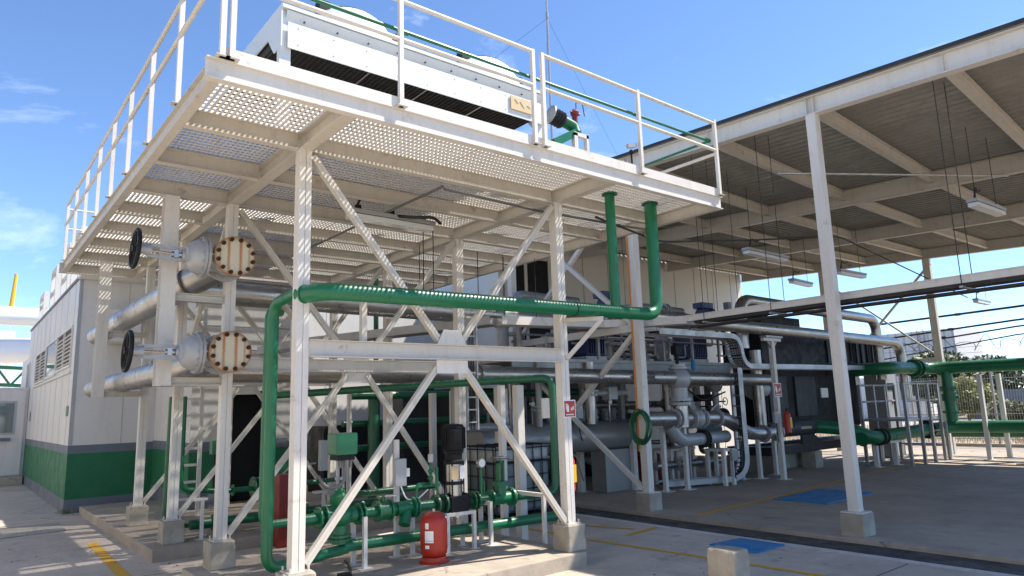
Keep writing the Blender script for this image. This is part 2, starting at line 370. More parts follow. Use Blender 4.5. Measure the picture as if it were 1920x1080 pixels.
# painted lines
def ground_line(pts, wd, z=0.004):
    g = MB()
    for a, b in zip(pts, pts[1:]):
        a = Vector((*a, z)); b = Vector((*b, z)); d = (b - a).normalized(); n = Vector((-d.y, d.x, 0))*wd/2
        g.add([a - n, b - n, b + n, a + n], [(0, 1, 2, 3)])
    return struct(g, 'painted_line', 'line')
ground_line([(4.35, 2.3), (4.33, 0.86), (4.44, -0.74), (4.52, -2.12), (4.7, -5.0)], 0.085)
ground_line([(6.82, 0.98), (10, 1.22), (13.9, 1.646), (17.93, 1.83)], 0.10)
ground_line([(4.9, 0.66), (5.64, 0.79)], 0.085)
ground_line([(4.36, 3.0), (4.9, 2.2), (5.3, .9)], 0.07, 0.0045)
ground_line([(-0.62, 6.1), (-0.75, 1.4), (-0.83, -3.0)], 0.13)
# steel cover plates set in the floor
def cover(name, quad, z, mat, label, cat):
    g = MB(); n = len(quad); g.add([(*p, 0.002) for p in quad] + [(*p, z) for p in quad], [tuple(range(n-1, -1, -1)), tuple(range(n, 2*n))] + [(i, (i+1) % n, n+(i+1) % n, n+i) for i in range(n)])
    return tag(g.build(name, mat, bevel=0.003), label, cat)
cover('cover_plate', [(9.1, .05), (10.86, .08), (10.86, 1.08), (9.1, 1.05)], 0.02, 'blue', 'blue steel cover plate on the shaded bay floor behind the white canopy post', 'cover plate')
cover('cover_plate', [(5.00, -1.21), (5.63, -1.2), (5.64, -.57), (5.05, -.53)], 0.018, 'blue', 'small blue steel cover plate on the yard floor behind the loose concrete block', 'cover plate')
cover('drain_cover', [(-1.98, 7.62), (-0.75, 7.78), (-0.72, 8.9), (-1.95, 9.0)], 0.014, 'plinth', 'flat grey concrete drain cover on the floor beside the green banded building', 'drain cover')
cover('drain_cover', [(17.9, -.46), (18.25, -.5), (18.3, -.2), (17.95, -.15)], 0.02, 'drain', 'small dark round drain lid on the bay floor at the far right', 'drain cover')
# concrete plinths
def rough_block(name, x0, x1, y0, y1, z0, z1, seed):
    rnd = random.Random(seed); g = MB(); g.box(x0, x1, y0, y1, z0, z1); o = g.build(name, 'plinth'); bm = bmesh.new(); bm.from_mesh(o.data)
    bmesh.ops.bevel(bm, geom=bm.edges[:], offset=.010, segments=1, affect='EDGES'); bmesh.ops.subdivide_edges(bm, edges=[e for e in bm.edges if e.calc_length() > .08], cuts=5, use_grid_fill=True)
    cs = [(rnd.choice((x0, x1)), rnd.choice((y0, y1)), z0 + rnd.random()*(z1-z0)) for _ in range(6)] + [(rnd.choice((x0, x1)), y0 + rnd.random()*(y1-y0), z1) for _ in range(4)]
    c0 = Vector(((x0+x1)/2, (y0+y1)/2, (z0+z1)/2)) - o.location
    for v in bm.verts:
        d = Vector((rnd.gauss(0, .0012), rnd.gauss(0, .0012), rnd.gauss(0, .0012)))
        for c in cs:
            l = (v.co + o.location - Vector(c)).length
            if l < .05: d += (c0 - v.co)*(.05 - l)*1.1
        if v.co.z > .01: v.co += d
    bm.to_mesh(o.data); bm.free(); return o
def plinth(x, y, z0, z1, q, label, group): return tag(rough_block('concrete_plinth', x-q, x+q, y-q, y+q, z0, z1, label), label, 'plinth', group)
gp = 'concrete plinths under the white columns'
plinth(0, 0, .15, .438, .135, 'sunlit concrete plinth under the nearest front left platform column', gp)
plinth(3.192, 0, .15, .438, .135, 'sunlit concrete plinth under the front right platform column at the pad corner', gp)
plinth(0, 2.125, .15, .438, .135, 'shaded concrete plinth on the back corner of the front pad, second along the left side', gp)
plinth(0, 4.208, .15, .438, .135, 'shaded concrete plinth at the front corner of the rear pad, third along the left side', gp)
plinth(0, 6.319, .15, .438, .135, 'shaded concrete plinth nearest the green banded building', gp)
plinth(6.82, -1.531, .0, .284, .155, 'grey concrete plinth under the tall canopy post beside the blue plates', gp)
plinth(6.82, 1.913, .0, .284, .155, 'grey concrete plinth under the canopy post with the coiled green hose', gp)
tag(rough_block('concrete_block', 3.235, 3.475, -2.12, -1.82, .001, .40, 'b'), 'loose square concrete block standing sunlit on the yard floor in front', 'concrete block')

# ================================================================ raised pipe platform
ZB, ZT = 4.196, 4.361
ROWS = (0.0, 2.125, 4.208, 6.319)
plat = thing('steel_platform', 'raised white steel platform on columns with mesh floor, railings and V braces', 'platform', (0, 0, 0.438))
W = 0.114
def column(x, y, z0):
    g = MB(); h = W/2
    g.box(x-h, x-0.004, y-h, y+h, z0+.012, ZB+.001); g.box(x+0.004, x+h, y-h, y+h, z0+.012, ZB+.001); g.box(x-.004, x+.004, y-h+.007, y+h-.007, z0+.012, ZB)
    g.box(x-h-.002, x-h+.010, y-.012, y-.005, z0+.02, ZB-.01)
    o = g.build('column', 'white', plat)
    b = MB(); b.box(x-.10, x+.10, y-.10, y+.10, z0, z0+.011)
    for dx in (-.08, .08):
        for dy in (-.08, .08): b.tube((x+dx, y+dy, z0+.01), (x+dx, y+dy, z0+.045), .010, 6)
    b.build('base_plate', 'cream', o)
    return o
for y in ROWS: column(0, y, .438)
column(3.192, 0, .438)
for y in ROWS[1:]: column(3.192, y, .153)
def beam(p0, p1, h=0.163, w=0.10, name='floor_beam', mat='cream'):
    return MB().ibeam(p0, p1, h, w).build(name, mat, plat)
zc = (ZB + ZT)/2
for x in (0.0, 3.192): beam((x, -.985, zc), (x, 7.43, zc), w=.12, name='main_beam')
beam((-1.16, -1.0, zc), (5.19, -1.0, zc), .165, .075, 'edge_beam', 'white')
beam((-1.16, 7.45, zc), (5.19, 7.45, zc), .165, .075, 'edge_beam')
beam((-1.09, -.962, zc), (-1.09, 7.41, zc), .165, .075, 'edge_beam')
beam((5.15, -.962, zc), (5.15, 7.41, zc), .165, .075, 'edge_beam')
YB = [0.0, 1.06, 2.125, 3.15, 4.208, 5.25, 6.319]
for y in YB:
    for a, b in ((-1.05, -.062), (.062, 3.13), (3.254, 5.11)): beam((a, y, zc-.002), (b, y, zc-.002), w=.085)
# expanded metal floor panels
def grating(x0, x1, y0, y1):
    g = MB(); z = ZT + .002; n = max(2, round((x1-x0)/.047)); st = (x1-x0)/n
    for i in range(n+1):
        x = x0 + i*st
        g.bar((x, y0, z+.016), (x, y1, z+.016), .011, .026)
    m = max(2, round((y1-y0)/.077)); st = (y1-y0)/m
    for i in range(m+1):
        y = y0 + i*st
        g.bar((x0, y, z+.016), (x1, y, z+.016), .008, .032, up=(0, 0.7, 1))
    return g.build('grating_panel', 'white', plat)
ys = [-.96] + YB + [7.41]
for y0, y1 in zip(ys, ys[1:]):
    for x0, x1 in ((-1.05, -.004), (.004, 1.59), (1.60, 3.188), (3.196, 5.11)): grating(x0, x1, y0+.004, y1-.004)
# kick plate
g = MB(); g.box(-1.03, 5.14, -1.034, -1.026, ZT+.001, ZT+.098); g.build('kick_plate', 'white', plat)
# tie beams and V braces in every row
for i, y in enumerate(ROWS):
    yb = y - .058 if i == 0 else y
    beam((.06, yb, 2.336), (3.133, yb, 2.336), .156, .09, 'tie_beam', 'cream')
    MB().poly([(1.42, yb, 2.415), (1.78, yb, 2.415), (1.70, yb, 2.57), (1.50, yb, 2.57)], .01, (0, 1, 0)).build('gusset_plate', 'white', plat)
    MB().poly([(1.41, yb, 2.256), (1.79, yb, 2.256), (1.79, yb, 2.12), (1.41, yb, 2.12)], .01, (0, 1, 0)).build('gusset_plate', 'white', plat)
    zf = .47 if i == 0 else .30
    for a, b in (((.075, y-.02, 4.15), (1.46, y-.02, 2.46)), ((3.11, y-.02, 4.15), (1.74, y-.02, 2.46))):
        MB().angle(a, b, .062, up=(0, 1, 0)).build('brace', 'cream', plat)
    for a, b in (((1.46, y-.02, 2.22), (.075, y-.02, .49)), ((1.74, y-.02, 2.22), (3.12, y-.02, zf))):
        MB().angle(a, b, .060, up=(0, 1, 0)).build('brace', 'cream', plat)
for y in (2.125, 4.208):   # side knee braces under the left overhang
    MB().angle((0, y+.06, 4.1), (0, y+1.95, 2.4), .05, up=(1, 0, 0)).build('brace', 'cream', plat)
# pipe hangers under the left overhang
for y, z0 in ((2.13, 2.10), (6.22, 2.10)):
    hc = MB().ibeam((-.66, y, z0), (-.66, y, ZB), .15, .15, .009, .007, up=(0, 1, 0)).build('hanger_column', 'white', plat)
    for zb in (2.145, 3.07):
        beam((-.60, y, zb), (-.06, y, zb), .085, .08, 'hanger_arm', 'cream')
# green pipe bracket on the front right column
g = MB(); g.bar((3.20, -.05, 2.755), (3.52, -.40, 2.755), .05, .05); g.bar((3.22, -.06, 2.30), (3.51, -.39, 2.75), .045, .05); g.build('pipe_bracket', 'cream', plat)
g = MB(); g.bar((.75, 2.07, 2.415), (.75, 2.07, 2.9), .06, .06); g.bar((.75, 2.07, 2.9), (.0, .60, 2.9), .05, .05); g.build('pipe_bracket', 'cream', plat)
g = MB(); g.bar((.62, 0, 2.415), (.62, 0, 2.83), .055, .055); g.bar((.62, -.02, 2.86), (.06, -.02, 2.86), .05, .06); g.build('pipe_bracket', 'cream', plat)
# railings
def rail_post(x, y, z0=ZT+.001, z1=5.36, s=.040):
    g = MB(); g.box(x-s/2, x+s/2, y-s/2, y+s/2, z0, z1); p = g.build('rail_post', 'white', plat)
    b = MB(); b.box(x-.05, x+.05, y-.045, y+.045, z0, z0+.006); b.build('post_foot', 'cream', p); return p
yf = -1.05
for x in (-1.06, -0.99, .44, 1.985, 2.115, 3.61, 5.12): rail_post(x, yf, z1=5.395)
for x0, x1, mt in ((-1.06, 1.985, 'white'), (2.115, 5.12, 'rustrail')):
    for z in (5.375, 5.0): MB().tube((x0, yf, z), (x1, yf, z - (.03 if mt == 'rustrail' else 0)), .021, 10).build('hand_rail', mt, plat)
for i, y in enumerate((-.02, 1.06, 2.1, 3.1, 4.1, 5.16, 6.2, 7.2)): rail_post(-1.12, y, z1=5.34)
for z in (5.33, 5.0): MB().tube((-1.12, -1.05, z), (-1.12, 7.43, z), .021, 10).build('hand_rail', 'cream', plat)
for x in (-1.1, .3, 1.7, 3.1, 4.4, 5.1): rail_post(x, 7.45, z1=5.3)
for z in (5.29, 4.95): MB().tube((-1.12, 7.45, z), (5.12, 7.45, z), .02, 8).build('hand_rail', 'white', plat)
for y in (.9, 2.9, 5.0): rail_post(5.13, y, z1=4.96)
for z in (4.93,): MB().tube((5.12, -1.05, z), (5.12, 7.45, z), .021, 10).build('hand_rail', 'white', plat)

# ================================================================ air cooler on the platform
def air_cooler(label, X0, X1, Y0, Y1, fans):
    cool = thing('air_cooler', label, 'cooler', ((X0+X1)/2, Y0, ZT), 'air coolers on the platform')
    g = MB(); g.box(X0+.06, X1-.03, Y0, Y0+.012, 5.17, 5.435); g.build('side_panel', 'cooler', cool)
    g = MB(); g.box(X0, X1, Y1-.012, Y1, 5.17, 5.60); g.build('side_panel', 'cooler', cool)
    g = MB(); g.bar((X0+.05, Y0+.035, 5.50), (X1, Y0+.035, 5.50), .012, .13, up=(0, -.5, 1)); g.build('upper_panel', 'cooler', cool)
    g = MB(); g.box(X0, X1+.02, Y0-.012, Y0+.06, 5.565, 5.60); g.build('top_lip', 'cooler', cool)
    g = MB(); g.box(X0, X1, Y0+.08, Y1-.02, 5.555, 5.585); g.build('fan_deck', 'cooler', cool)
    for xx in (X0, X1):
        g = MB(); g.poly([(xx, Y0+.0, 5.60), (xx, Y1, 5.60), (xx, Y1, 5.375), (xx, Y0+.36, 5.375), (xx, Y0+.19, 5.17), (xx, Y0, 5.17)], .012, (1, 0, 0)); g.build('end_panel', 'cooler', cool)
    g = MB(); g.box(X0+.03, X1-.03, Y0+.05, Y1-.05, 5.30, 5.42)
    g.build('coil_block', 'drain', cool)
    g = MB()
    for i in range(60): x = X0+.05 + i*(X1-X0-.1)/59; g.box(x, x+.006, Y0+.06, Y1-.06, 5.275, 5.299)
    c = g.build('coil_fins', 'drain', cool)
    for x in (X0+1.0, X0+1.7, X0+2.45 if X1-X0 > 2.6 else X0+2.0):
        g = MB(); g.box(x, x+.012, Y0+.03, Y1-.06, 5.262, 5.273); g.build('coil_strap', 'galv', cool)
    for x in (X0+.05, X1-.03):
        for y in (Y0+.07, Y1-.1):
            g = MB(); g.box(x-.055, x+.055, y-.03, y-.024, ZT+.03, 5.60); g.box(x-.055, x-.049, y-.024, y+.03, ZT+.03, 5.60); g.box(x+.049, x+.055, y-.024, y+.03, ZT+.03, 5.60); g.build('cooler_leg', 'cooler', cool)
    for x in (X0+.95, X1-.52):
        for y in fans:
            f = MB().lathe([(0, .56), (.06, .54), (.20, .50), (.34, .42), (.42, .33), (.44, .30)], (x, y, 5.585), (0, 0, 1), 28).build('fan_cowl', 'cooler', cool)
            q = MB()
            for r in (.10, .2, .29): q.torus((x, y, 6.035), (0, 0, 1), r, .004, 24, 5)
            for a in range(6): q.tube((x, y, 6.035), (x+.30*math.cos(a*1.047), y+.30*math.sin(a*1.047), 6.03), .004, 5)
            q.build('fan_guard', 'black', f)
            q = MB(); q.box(x-.42, x-.30, y-.22, y-.10, 5.93, 6.04); q.tube((x-.36, y-.16, 5.6), (x-.36, y-.16, 5.94), .02, 8); q.build('cable_box', 'black', f); q = MB(); q.tube((x+.40, y-.2, 5.86), (x+.50, y-.22, 5.90), .05, 8); q.build('cable_gland', 'black', f); q = MB(); q.box(x+.66, x+.8, y-.2, y-.05, 5.75, 5.86); q.tube((x+.73, y-.1, 5.59), (x+.73, y-.1, 5.76), .02, 8); q.build('cable_box', 'black', f)
    g = MB()
    for i in range(int((X1-X0)/.36)):
        x = X0 + .16 + i*.36
        for z in (5.22, 5.39): g.tube((x, Y0-.001, z), (x, Y0-.006, z), .0045, 6)
    g.build('rivet', 'inkblack', cool)
    g = MB()
    for i in range(int((X1-X0)/.36)): x = X0 + .22 + i*.34; g.tube((x, Y0+.012, 5.48), (x, Y0-.006, 5.48), .010, 8)
    g.build('hook', 'inkblack', cool)
    return cool
cool = air_cooler('long pale sheet metal air cooler with round fan cowls along the front of the platform', -.26, 3.02, -.05, 2.25, (.55, 1.6))
air_cooler('second pale air cooler at the back of the platform behind the first', .75, 2.5, 3.0, 6.2, (3.7, 4.7, 5.6))
pl = MB(); pl.box(2.49, 2.84, (-.05)-.02, (-.05)-.008, 5.245, 5.41); pl = pl.build('notice_board', 'card', cool)
q = MB(); q.sweep([(2.55, (-.05)-.0225, 5.38), (2.60, (-.05)-.0225, 5.34), (2.63, (-.05)-.0225, 5.37), (2.69, (-.05)-.0225, 5.30), (2.74, (-.05)-.0225, 5.35), (2.79, (-.05)-.0225, 5.32)], .005, 6); q.build('scrawled_mark', 'lettering', pl)
# green conduit above the front railing
g = MB().path([(-1.0, -.985, 5.13), (5.085, -.985, 5.115), (5.085, 4.2, 5.10)], .017, .03, 8)
for x in (.5, 3.66, 5.04): g.tube((x-.05, -.985, 5.12), (x+.05, -.985, 5.12), .024, 8)
tag(g.build('green_conduit', 'green'), 'thin green conduit running behind the railing and round the right end of the platform', 'conduit')
# connections at the right end of the cooler
jn = thing('flexible_joint', 'black ribbed bellows joint and green elbow at the right end of the cooler', 'pipe joint', (3.3, .1, ZT))
g = MB(); prof = [(0, .10)] + [(0.02 + i*.022, .115 if i % 2 else .085) for i in range(8)] + [(.2, .10)]
g.lathe(prof, (3.12, .12, 5.00), (.9, -.1, -.25), 18); g.build('bellows', 'rubber', jn)
g = MB(); g.flange((3.12, .12, 5.0), (.9, -.1, -.25), .125, .02, 8); g.build('flange', 'galv', jn)
g = MB(); g.path([(3.30, .10, 4.96), (3.50, .08, 4.90), (3.50, .05, 4.80)], .075, .1); g.bar((3.5, .05, 4.82), (3.05, .02, 4.56), .09, .10); g.build('elbow', 'green', jn)
g = MB(); g.lathe([(0, .035), (.10, .04), (.11, .055), (.15, .06), (.19, .03), (.2, .001)], (3.50, .06, 4.95), (0, 0, 1), 14); g.tube((3.43, .06, 5.09), (3.59, .06, 5.09), .016, 8); g.build('air_vent', 'dred', jn)
g = MB(); g.path([(3.53, .06, 5.14), (3.53, .06, 5.25), (3.63, .04, 5.26), (3.66, .04, 5.08)], .007, .03, 6); g.build('vent_tube', 'black', jn)
g = MB(); g.box(3.40, 3.46, -.02, .04, ZT+.03-.45, 4.78); g.box(3.62, 3.66, -.02, .04, ZT+.03-.45, 4.80); g.box(3.40, 3.66, -.02, .04, 4.74, 4.79); g.build('stand', 'white', jn)
g = MB(); g.path([(3.53, .3, ZT-.42), (3.53, .3, 4.66), (3.53, .8, 4.66), (3.53, .8, ZT-.42)], .05, .12); g.build('riser', 'green', jn)
jn.location = Vector(jn.location) + Vector((.19, .02, .45))
g = MB(); g.path([(3.7, .7, 4.62), (4.05, .9, 4.5), (4.3, 1.0, 4.42)], .04, .1, 10); tag(g.build('green_hose_pipe', 'green'), 'short green pipe bend lying behind the kick plate near the railing gap', 'pipe')
cc = thing('security_camera', 'small security camera on a bracket at the railing post near the canopy', 'camera', (3.52, -.98, 4.5))
g = MB(); g.bar((3.44, -1.0, 4.68), (3.56, -1.02, 4.71), .05, .05); g.build('camera_body', 'lgrey', cc); g = MB(); g.tube((3.5, -1.0, 4.65), (3.5, -1.0, 4.42), .010, 8); g.ball((3.5, -1.0, 4.62), .03, 8, 6); g.build('bracket', 'black', cc)
fl = thing('floodlight', 'small grey floodlight standing behind the kick plate on the platform', 'floodlight', (4.1, 2.0, ZT))
g = MB(); g.box(4.0, 4.2, 1.97, 2.03, 4.62, 4.76); g.build('lamp_head', 'lgrey', fl); g = MB(); g.box(4.08, 4.12, 1.98, 2.02, ZT+.03, 4.62); g.build('stand', 'black', fl)
# antenna mast
ms = thing('antenna_mast', 'thin grey antenna mast with guy wires rising behind the cooler', 'mast', (4.12, 1.0, 4.39))
g = MB(); g.tube((4.115, 1.0, 4.39), (4.13, 1.0, 7.55), .017, 8); g.tube((4.13, 1.0, 7.55), (4.135, 1.0, 9.8), .012, 8); g.build('pole', 'galv', ms); g = MB(); g.tube((4.13, 1.0, 7.5), (4.13, 1.0, 7.6), .022, 8); g.build('collar', 'galv', ms)
for p in ((2.3, 4.4, 5.6), (6.9, 2.2, 6.25), (4.1, 1.2, 4.4)): MB().tube((4.13, 1.0, 7.5), p, .0018, 4).build('guy_wire', 'black', ms)

# ================================================================ insulated silver pipes and gate valves
def pipe_thing(name, label, cat, pts, r, mat, bend=None, flanges=(), seams=None, group=None, fmat=None, n=16):
    fp = fillet(pts, bend if bend else r*2.2)
    t = thing(name, label, cat, vec(pts[0]), group)
    MB().sweep(fp, r, n).build('pipe', mat, t)
    for c, ax, fr in flanges: MB().flange(c, ax, fr, max(.018, r*.22), 10).build('flange', fmat or mat, t)
    if mat in ('green', 'dgreen', 'grey', 'lgrey'):
        L = 0; nxt = .9
        wb = MB()
        for a, b in zip(fp, fp[1:]):
            d = (b - a).length
            while L + d > nxt and d > .25: c = a + (b - a)*((nxt - L)/d); dd = (b - a).normalized(); wb.tube(c - dd*.004, c + dd*.004, r*1.03, n); nxt += 1.4
            L += d
            if d > .25: wb.tube(b - (b-a).normalized()*.012, b - (b-a).normalized()*.004, r*1.035, n)
        if wb.v: wb.build('weld_bead', mat, t, kind='stuff')
    if seams:
        L = 0; nxt = seams*.6
        for a, b in zip(fp, fp[1:]):
            d = (b - a).length
            while L + d > nxt and d > .12:
                c = a + (b - a)*((nxt - L)/d); dd = (b - a).normalized()
                MB().tube(c - dd*.012, c + dd*.012, r*1.018, n).build('seam_band', mat, t); nxt += seams
            L += d
    return t
UZ, LZ = 3.32, 2.33
pipe_thing('insulated_pipe', 'upper silver insulated pipe running back from the upper gate valve under the platform edge', 'pipe', [(-.33, 9.0, UZ), (-.33, 2.50, UZ), (-.12, 2.15, 3.43), (-.105, 1.98, 3.475)], .165, 'silver', .30, seams=.75)
pipe_thing('insulated_pipe', 'lower silver insulated pipe running back from the lower gate valve under the platform edge', 'pipe', [(-.33, 9.0, LZ), (-.33, 2.50, LZ), (-.13, 2.15, 2.41), (-.12, 1.98, 2.435)], .155, 'silver', .30, seams=.8)
pipe_thing('insulated_pipe', 'upper silver insulated pipe crossing behind the front columns', 'pipe', [(-.33, 3.02, UZ), (7.2, 3.02, UZ-.08), (7.2, 3.9, UZ-.08)], .165, 'silver', .42, seams=.75)
pipe_thing('insulated_pipe', 'lower silver insulated pipe crossing behind the front columns', 'pipe', [(-.33, 3.02, LZ), (4.6, 3.02, 2.29)], .15, 'silver', .40, seams=.8)
def gate_valve(X, z, dz, label):
    x, y = X, 1.56
    t = thing('gate_valve', label, 'gate valve', (x, y, z), 'grey gate valves with rusty blind flanges')
    g = MB(); g.tube((x, y+.05, z), (x, y+.42, z), .165, 24); g.lathe([(0, .165), (.06, .17), (.12, .16)], (x, y+.17, z), (0, 1, 0), 24); g.tube((x-.02, y+.25, z), (x-.25, y+.25, z), .150, 22)
    g.build('valve_body', 'lgrey', t)
    g = MB(); g.flange((x, y+.085, z), (0, 1, 0), .222, .032, 12, 28, .021); g.build('body_flange', 'lgrey', t)
    g = MB(); g.flange((x, y+.41, z), (0, 1, 0), .222, .032, 12, 28, .021); g.build('body_flange', 'lgrey', t)
    b = MB(); b.tube((0, .016, 0), (0, -.016, 0), .222, 32)
    o = bpy.data.objects.new('blind_flange', b.mesh('blind_flange', M['rustflange'])); COL.objects.link(o); o.parent = t; o.location = (0, .047, 0)
    for i in range(12):
        a = 2*math.pi*(i+.5)/12; c = (x + .187*math.cos(a), y+.047, z + .187*math.sin(a))
        q = MB(); q.tube((c[0], c[1]-.045, c[2]), (c[0], c[1]+.02, c[2]), .0235, 6); q.build('bolt', 'rustbolt', o)
    # bonnet points to -x
    g = MB(); g.lathe([(0, .222), (.028, .222), (.029, .205), (.034, .205), (.035, .222), (.063, .222)], (x-.245, y+.25, z), (-1, 0, 0), 26)
    for i in range(14):
        a = 2*math.pi*i/14; g.tube((x-.228, y+.25+.203*math.cos(a), z+.203*math.sin(a)), (x-.325, y+.25+.203*math.cos(a), z+.203*math.sin(a)), .012, 6)
    g.build('bonnet_flange', 'lgrey', t)
    g = MB(); g.lathe([(0, .195), (.05, .185), (.10, .155), (.13, .115), (.15, .07), (.19, .05)], (x-.308, y+.25, z), (-1, 0, 0), 24)
    g.bar((x-.32, y+.25, z-.165), (x-.46, y+.25, z-.05), .03, .03, (0, 1, 0)); g.build('bonnet', 'lgrey', t)
    yk = MB()
    for s in (-1, 1): yk.bar((x-.45, y+.25, z+s*.062), (x-.84, y+.25, z+s*.055 + dz), .035, .022, (0, 1, 0))
    yk.tube((x-.80, y+.25, z+dz), (x-.90, y+.25, z+dz), .062, 14, .045); yk.box(x-.475, x-.44, y+.16, y+.254, z-.075, z+.075); yk.build('yoke', 'lgrey', t)
    st = MB(); st.tube((x-.42, y+.25, z), (x-.95, y+.25, z+dz), .014, 8); st.build('stem', 'steel', t)
    gl = MB(); gl.box(x-.58, x-.535, y+.20, y+.305, z-.04, z+.04); gl.tube((x-.60, y+.25, z), (x-.50, y+.25, z), .032, 10); gl.build('gland', 'steel', t)
    wx = x-.94; hw = MB(); hw.torus((wx, y+.25, z+dz), (1, 0, -.05), .195, .022, 30, 10)
    for i in range(5):
        a = 2*math.pi*i/5+.3; hw.tube((wx, y+.25, z+dz), (wx, y+.25+.19*math.cos(a), z+dz+.19*math.sin(a)), .013, 8)
    hw.tube((wx-.03, y+.25, z+dz), (wx+.05, y+.25, z+dz), .035, 10); hw.build('hand_wheel', 'black', t)
    return t
gate_valve(-.105, 3.475, .02, 'upper grey gate valve with dark handwheel and rust streaked blind flange')
gate_valve(-.12, 2.435, .0, 'lower grey gate valve with dark handwheel and sunlit rusty blind flange')
# ================================================================ green pipework on the front bay
pipe_thing('green_pipe', 'large green overhead pipe along the front with two risers through the platform floor', 'pipe',
  [(.0, .02, 2.825), (.10, -.32, 2.822), (4.60, -.32, 2.872), (4.61, -.32, 4.42)], .080, 'green', .20, flanges=[((.02, -.05, 2.824), (.3, -.95, 0), .088)], n=18)
ov = bpy.data.objects['green_pipe']
MB().tube((3.83, -.32, 2.86), (3.84, -.31, 4.42), .062, 16).build('riser', 'green', ov)
MB().torus((3.12, -.32, 2.855), (1, 0, 0), .081, .006, 20, 6).build('clamp', 'black', ov)
for x, r in ((3.84, .10), (4.61, .11)): MB().tube((x, -.315, 4.355), (x, -.315, 4.345), r, 18).build('floor_collar', 'dgreen', ov)
pipe_thing('green_pipe', 'tall green riser pipe just left of the nearest column feeding the overhead pipe', 'pipe',
  [(.95, 1.0, .36), (-.03, .62, .36), (-.03, .60, 2.82), (.0, .05, 2.86)], .053, 'green', .16, n=16)
pipe_thing('green_pipe', 'second green riser hidden close behind the nearest column', 'pipe', [(.45, 1.0, .70), (.05, .98, .70), (.05, .95, 2.80), (.3, 1.3, 2.84)], .040, 'green', .12, n=14)
pipe_thing('green_pipe', 'green return pipe low above the front pad behind the red tank', 'pipe', [(.9, 1.0, .385), (3.95, 1.0, .34)], .062, 'green', .15, n=16)
PY = 1.0; PZ = .69
pump = pipe_thing('green_pipe', 'green pump line with flanges along the front pad', 'pipe', [(.42, PY, .70), (2.02, PY, .685)], .055, 'green', flanges=[((.63, PY, .70), (1, 0, 0), .115), ((.70, PY, .70), (1, 0, 0), .115), ((1.07, PY, .69), (1, 0, 0), .115), ((1.12, PY, .69), (1, 0, 0), .115)], n=16)
pipe_thing('green_pipe', 'green delivery pipe right of the pump rising behind the front right column', 'pipe', [(2.52, PY, .67), (3.92, PY, .635), (3.92, PY, 2.14), (1.2, 3.8, 2.03)], .050, 'dgreen', .15, flanges=[((2.56, PY, .67), (1, 0, 0), .11), ((2.62, PY, .67), (1, 0, 0), .11)], n=16)
# actuated three way valve
av = thing('actuated_valve', 'green three way valve with square green actuator box on the pump line', 'valve', (.86, PY, .35))
g = MB(); g.ball((.87, PY, .70), .13, 16, 12, (1.05, 1, .95)); g.tube((.72, PY, .70), (1.04, PY, .69), .08, 16); g.tube((.87, PY, .70), (.87, PY, .42), .075, 16, .085); g.lathe([(0, .07), (.05, .10), (.12, .105), (.15, .06), (.2, .04)], (.87, PY, .78), (0, 0, 1), 16); g.build('valve_body', 'green', av)
MB().flange((.87, PY, .50), (0, 0, 1), .12, .022, 8).build('bottom_flange', 'green', av); MB().flange((.87, PY, .46), (0, 0, 1), .12, .022, 8).build('bottom_flange', 'green', av)
g = MB(); g.tube((.84, PY, .95), (.84, PY, 1.28), .02, 8); g.tube((.90, PY, .95), (.90, PY, 1.28), .016, 8); g.box(.82, .92, PY-.03, PY+.03, 1.06, 1.09); g.build('yoke', 'lgrey', av)
ab = MB(); ab.box(.765, 1.005, PY-.13, PY+.11, 1.32, 1.545); ab = ab.build('actuator_box', 'green', av, .015)
g = MB(); g.box(.79, .98, PY-.11, PY+.09, 1.265, 1.318); g.build('actuator_base', 'black', ab)
g = MB()
for x in (.82, .88, .94): g.tube((x, PY-.09, 1.27), (x, PY-.09, 1.19), .018, 8)
g.path([(.88, PY-.09, 1.22), (.87, PY-.10, 1.02), (.70, PY-.05, .98), (.62, PY, 1.12)], .020, .1, 8); g.build('cable', 'dgrey', ab)
# strainer and butterfly valve on the pump line
bv = thing('butterfly_valve', 'dark green wafer valve between flanges on the pump line', 'valve', (1.38, PY, .6))
MB().flange((1.30, PY, .69), (1, 0, 0), .115, .024, 8).build('flange', 'green', bv); MB().flange((1.45, PY, .69), (1, 0, 0), .115, .024, 8).build('flange', 'green', bv); g = MB(); g.tube((1.32, PY, .69), (1.43, PY, .69), .10, 18); g.tube((1.37, PY, .78), (1.37, PY, .86), .03, 10); g.build('valve_body', 'dgreen', bv); g = MB(); g.bar((1.33, PY, .845), (1.50, PY-.06, .845), .02, .012); g.build('lever', 'steel', bv)
ys_ = thing('strainer', 'green Y shaped strainer on the pump line left of the red tank', 'strainer', (1.62, PY, .55))
g = MB(); g.tube((1.53, PY, .69), (1.74, PY, .69), .075, 16); g.tube((1.67, PY, .67), (1.60, PY-.06, .52), .065, 14); g.build('strainer_body', 'green', ys_); MB().flange((1.74, PY, .69), (1, 0, 0), .115, .024, 8).build('flange', 'green', ys_); MB().flange((1.78, PY, .69), (1, 0, 0), .115, .024, 8).build('flange', 'green', ys_)
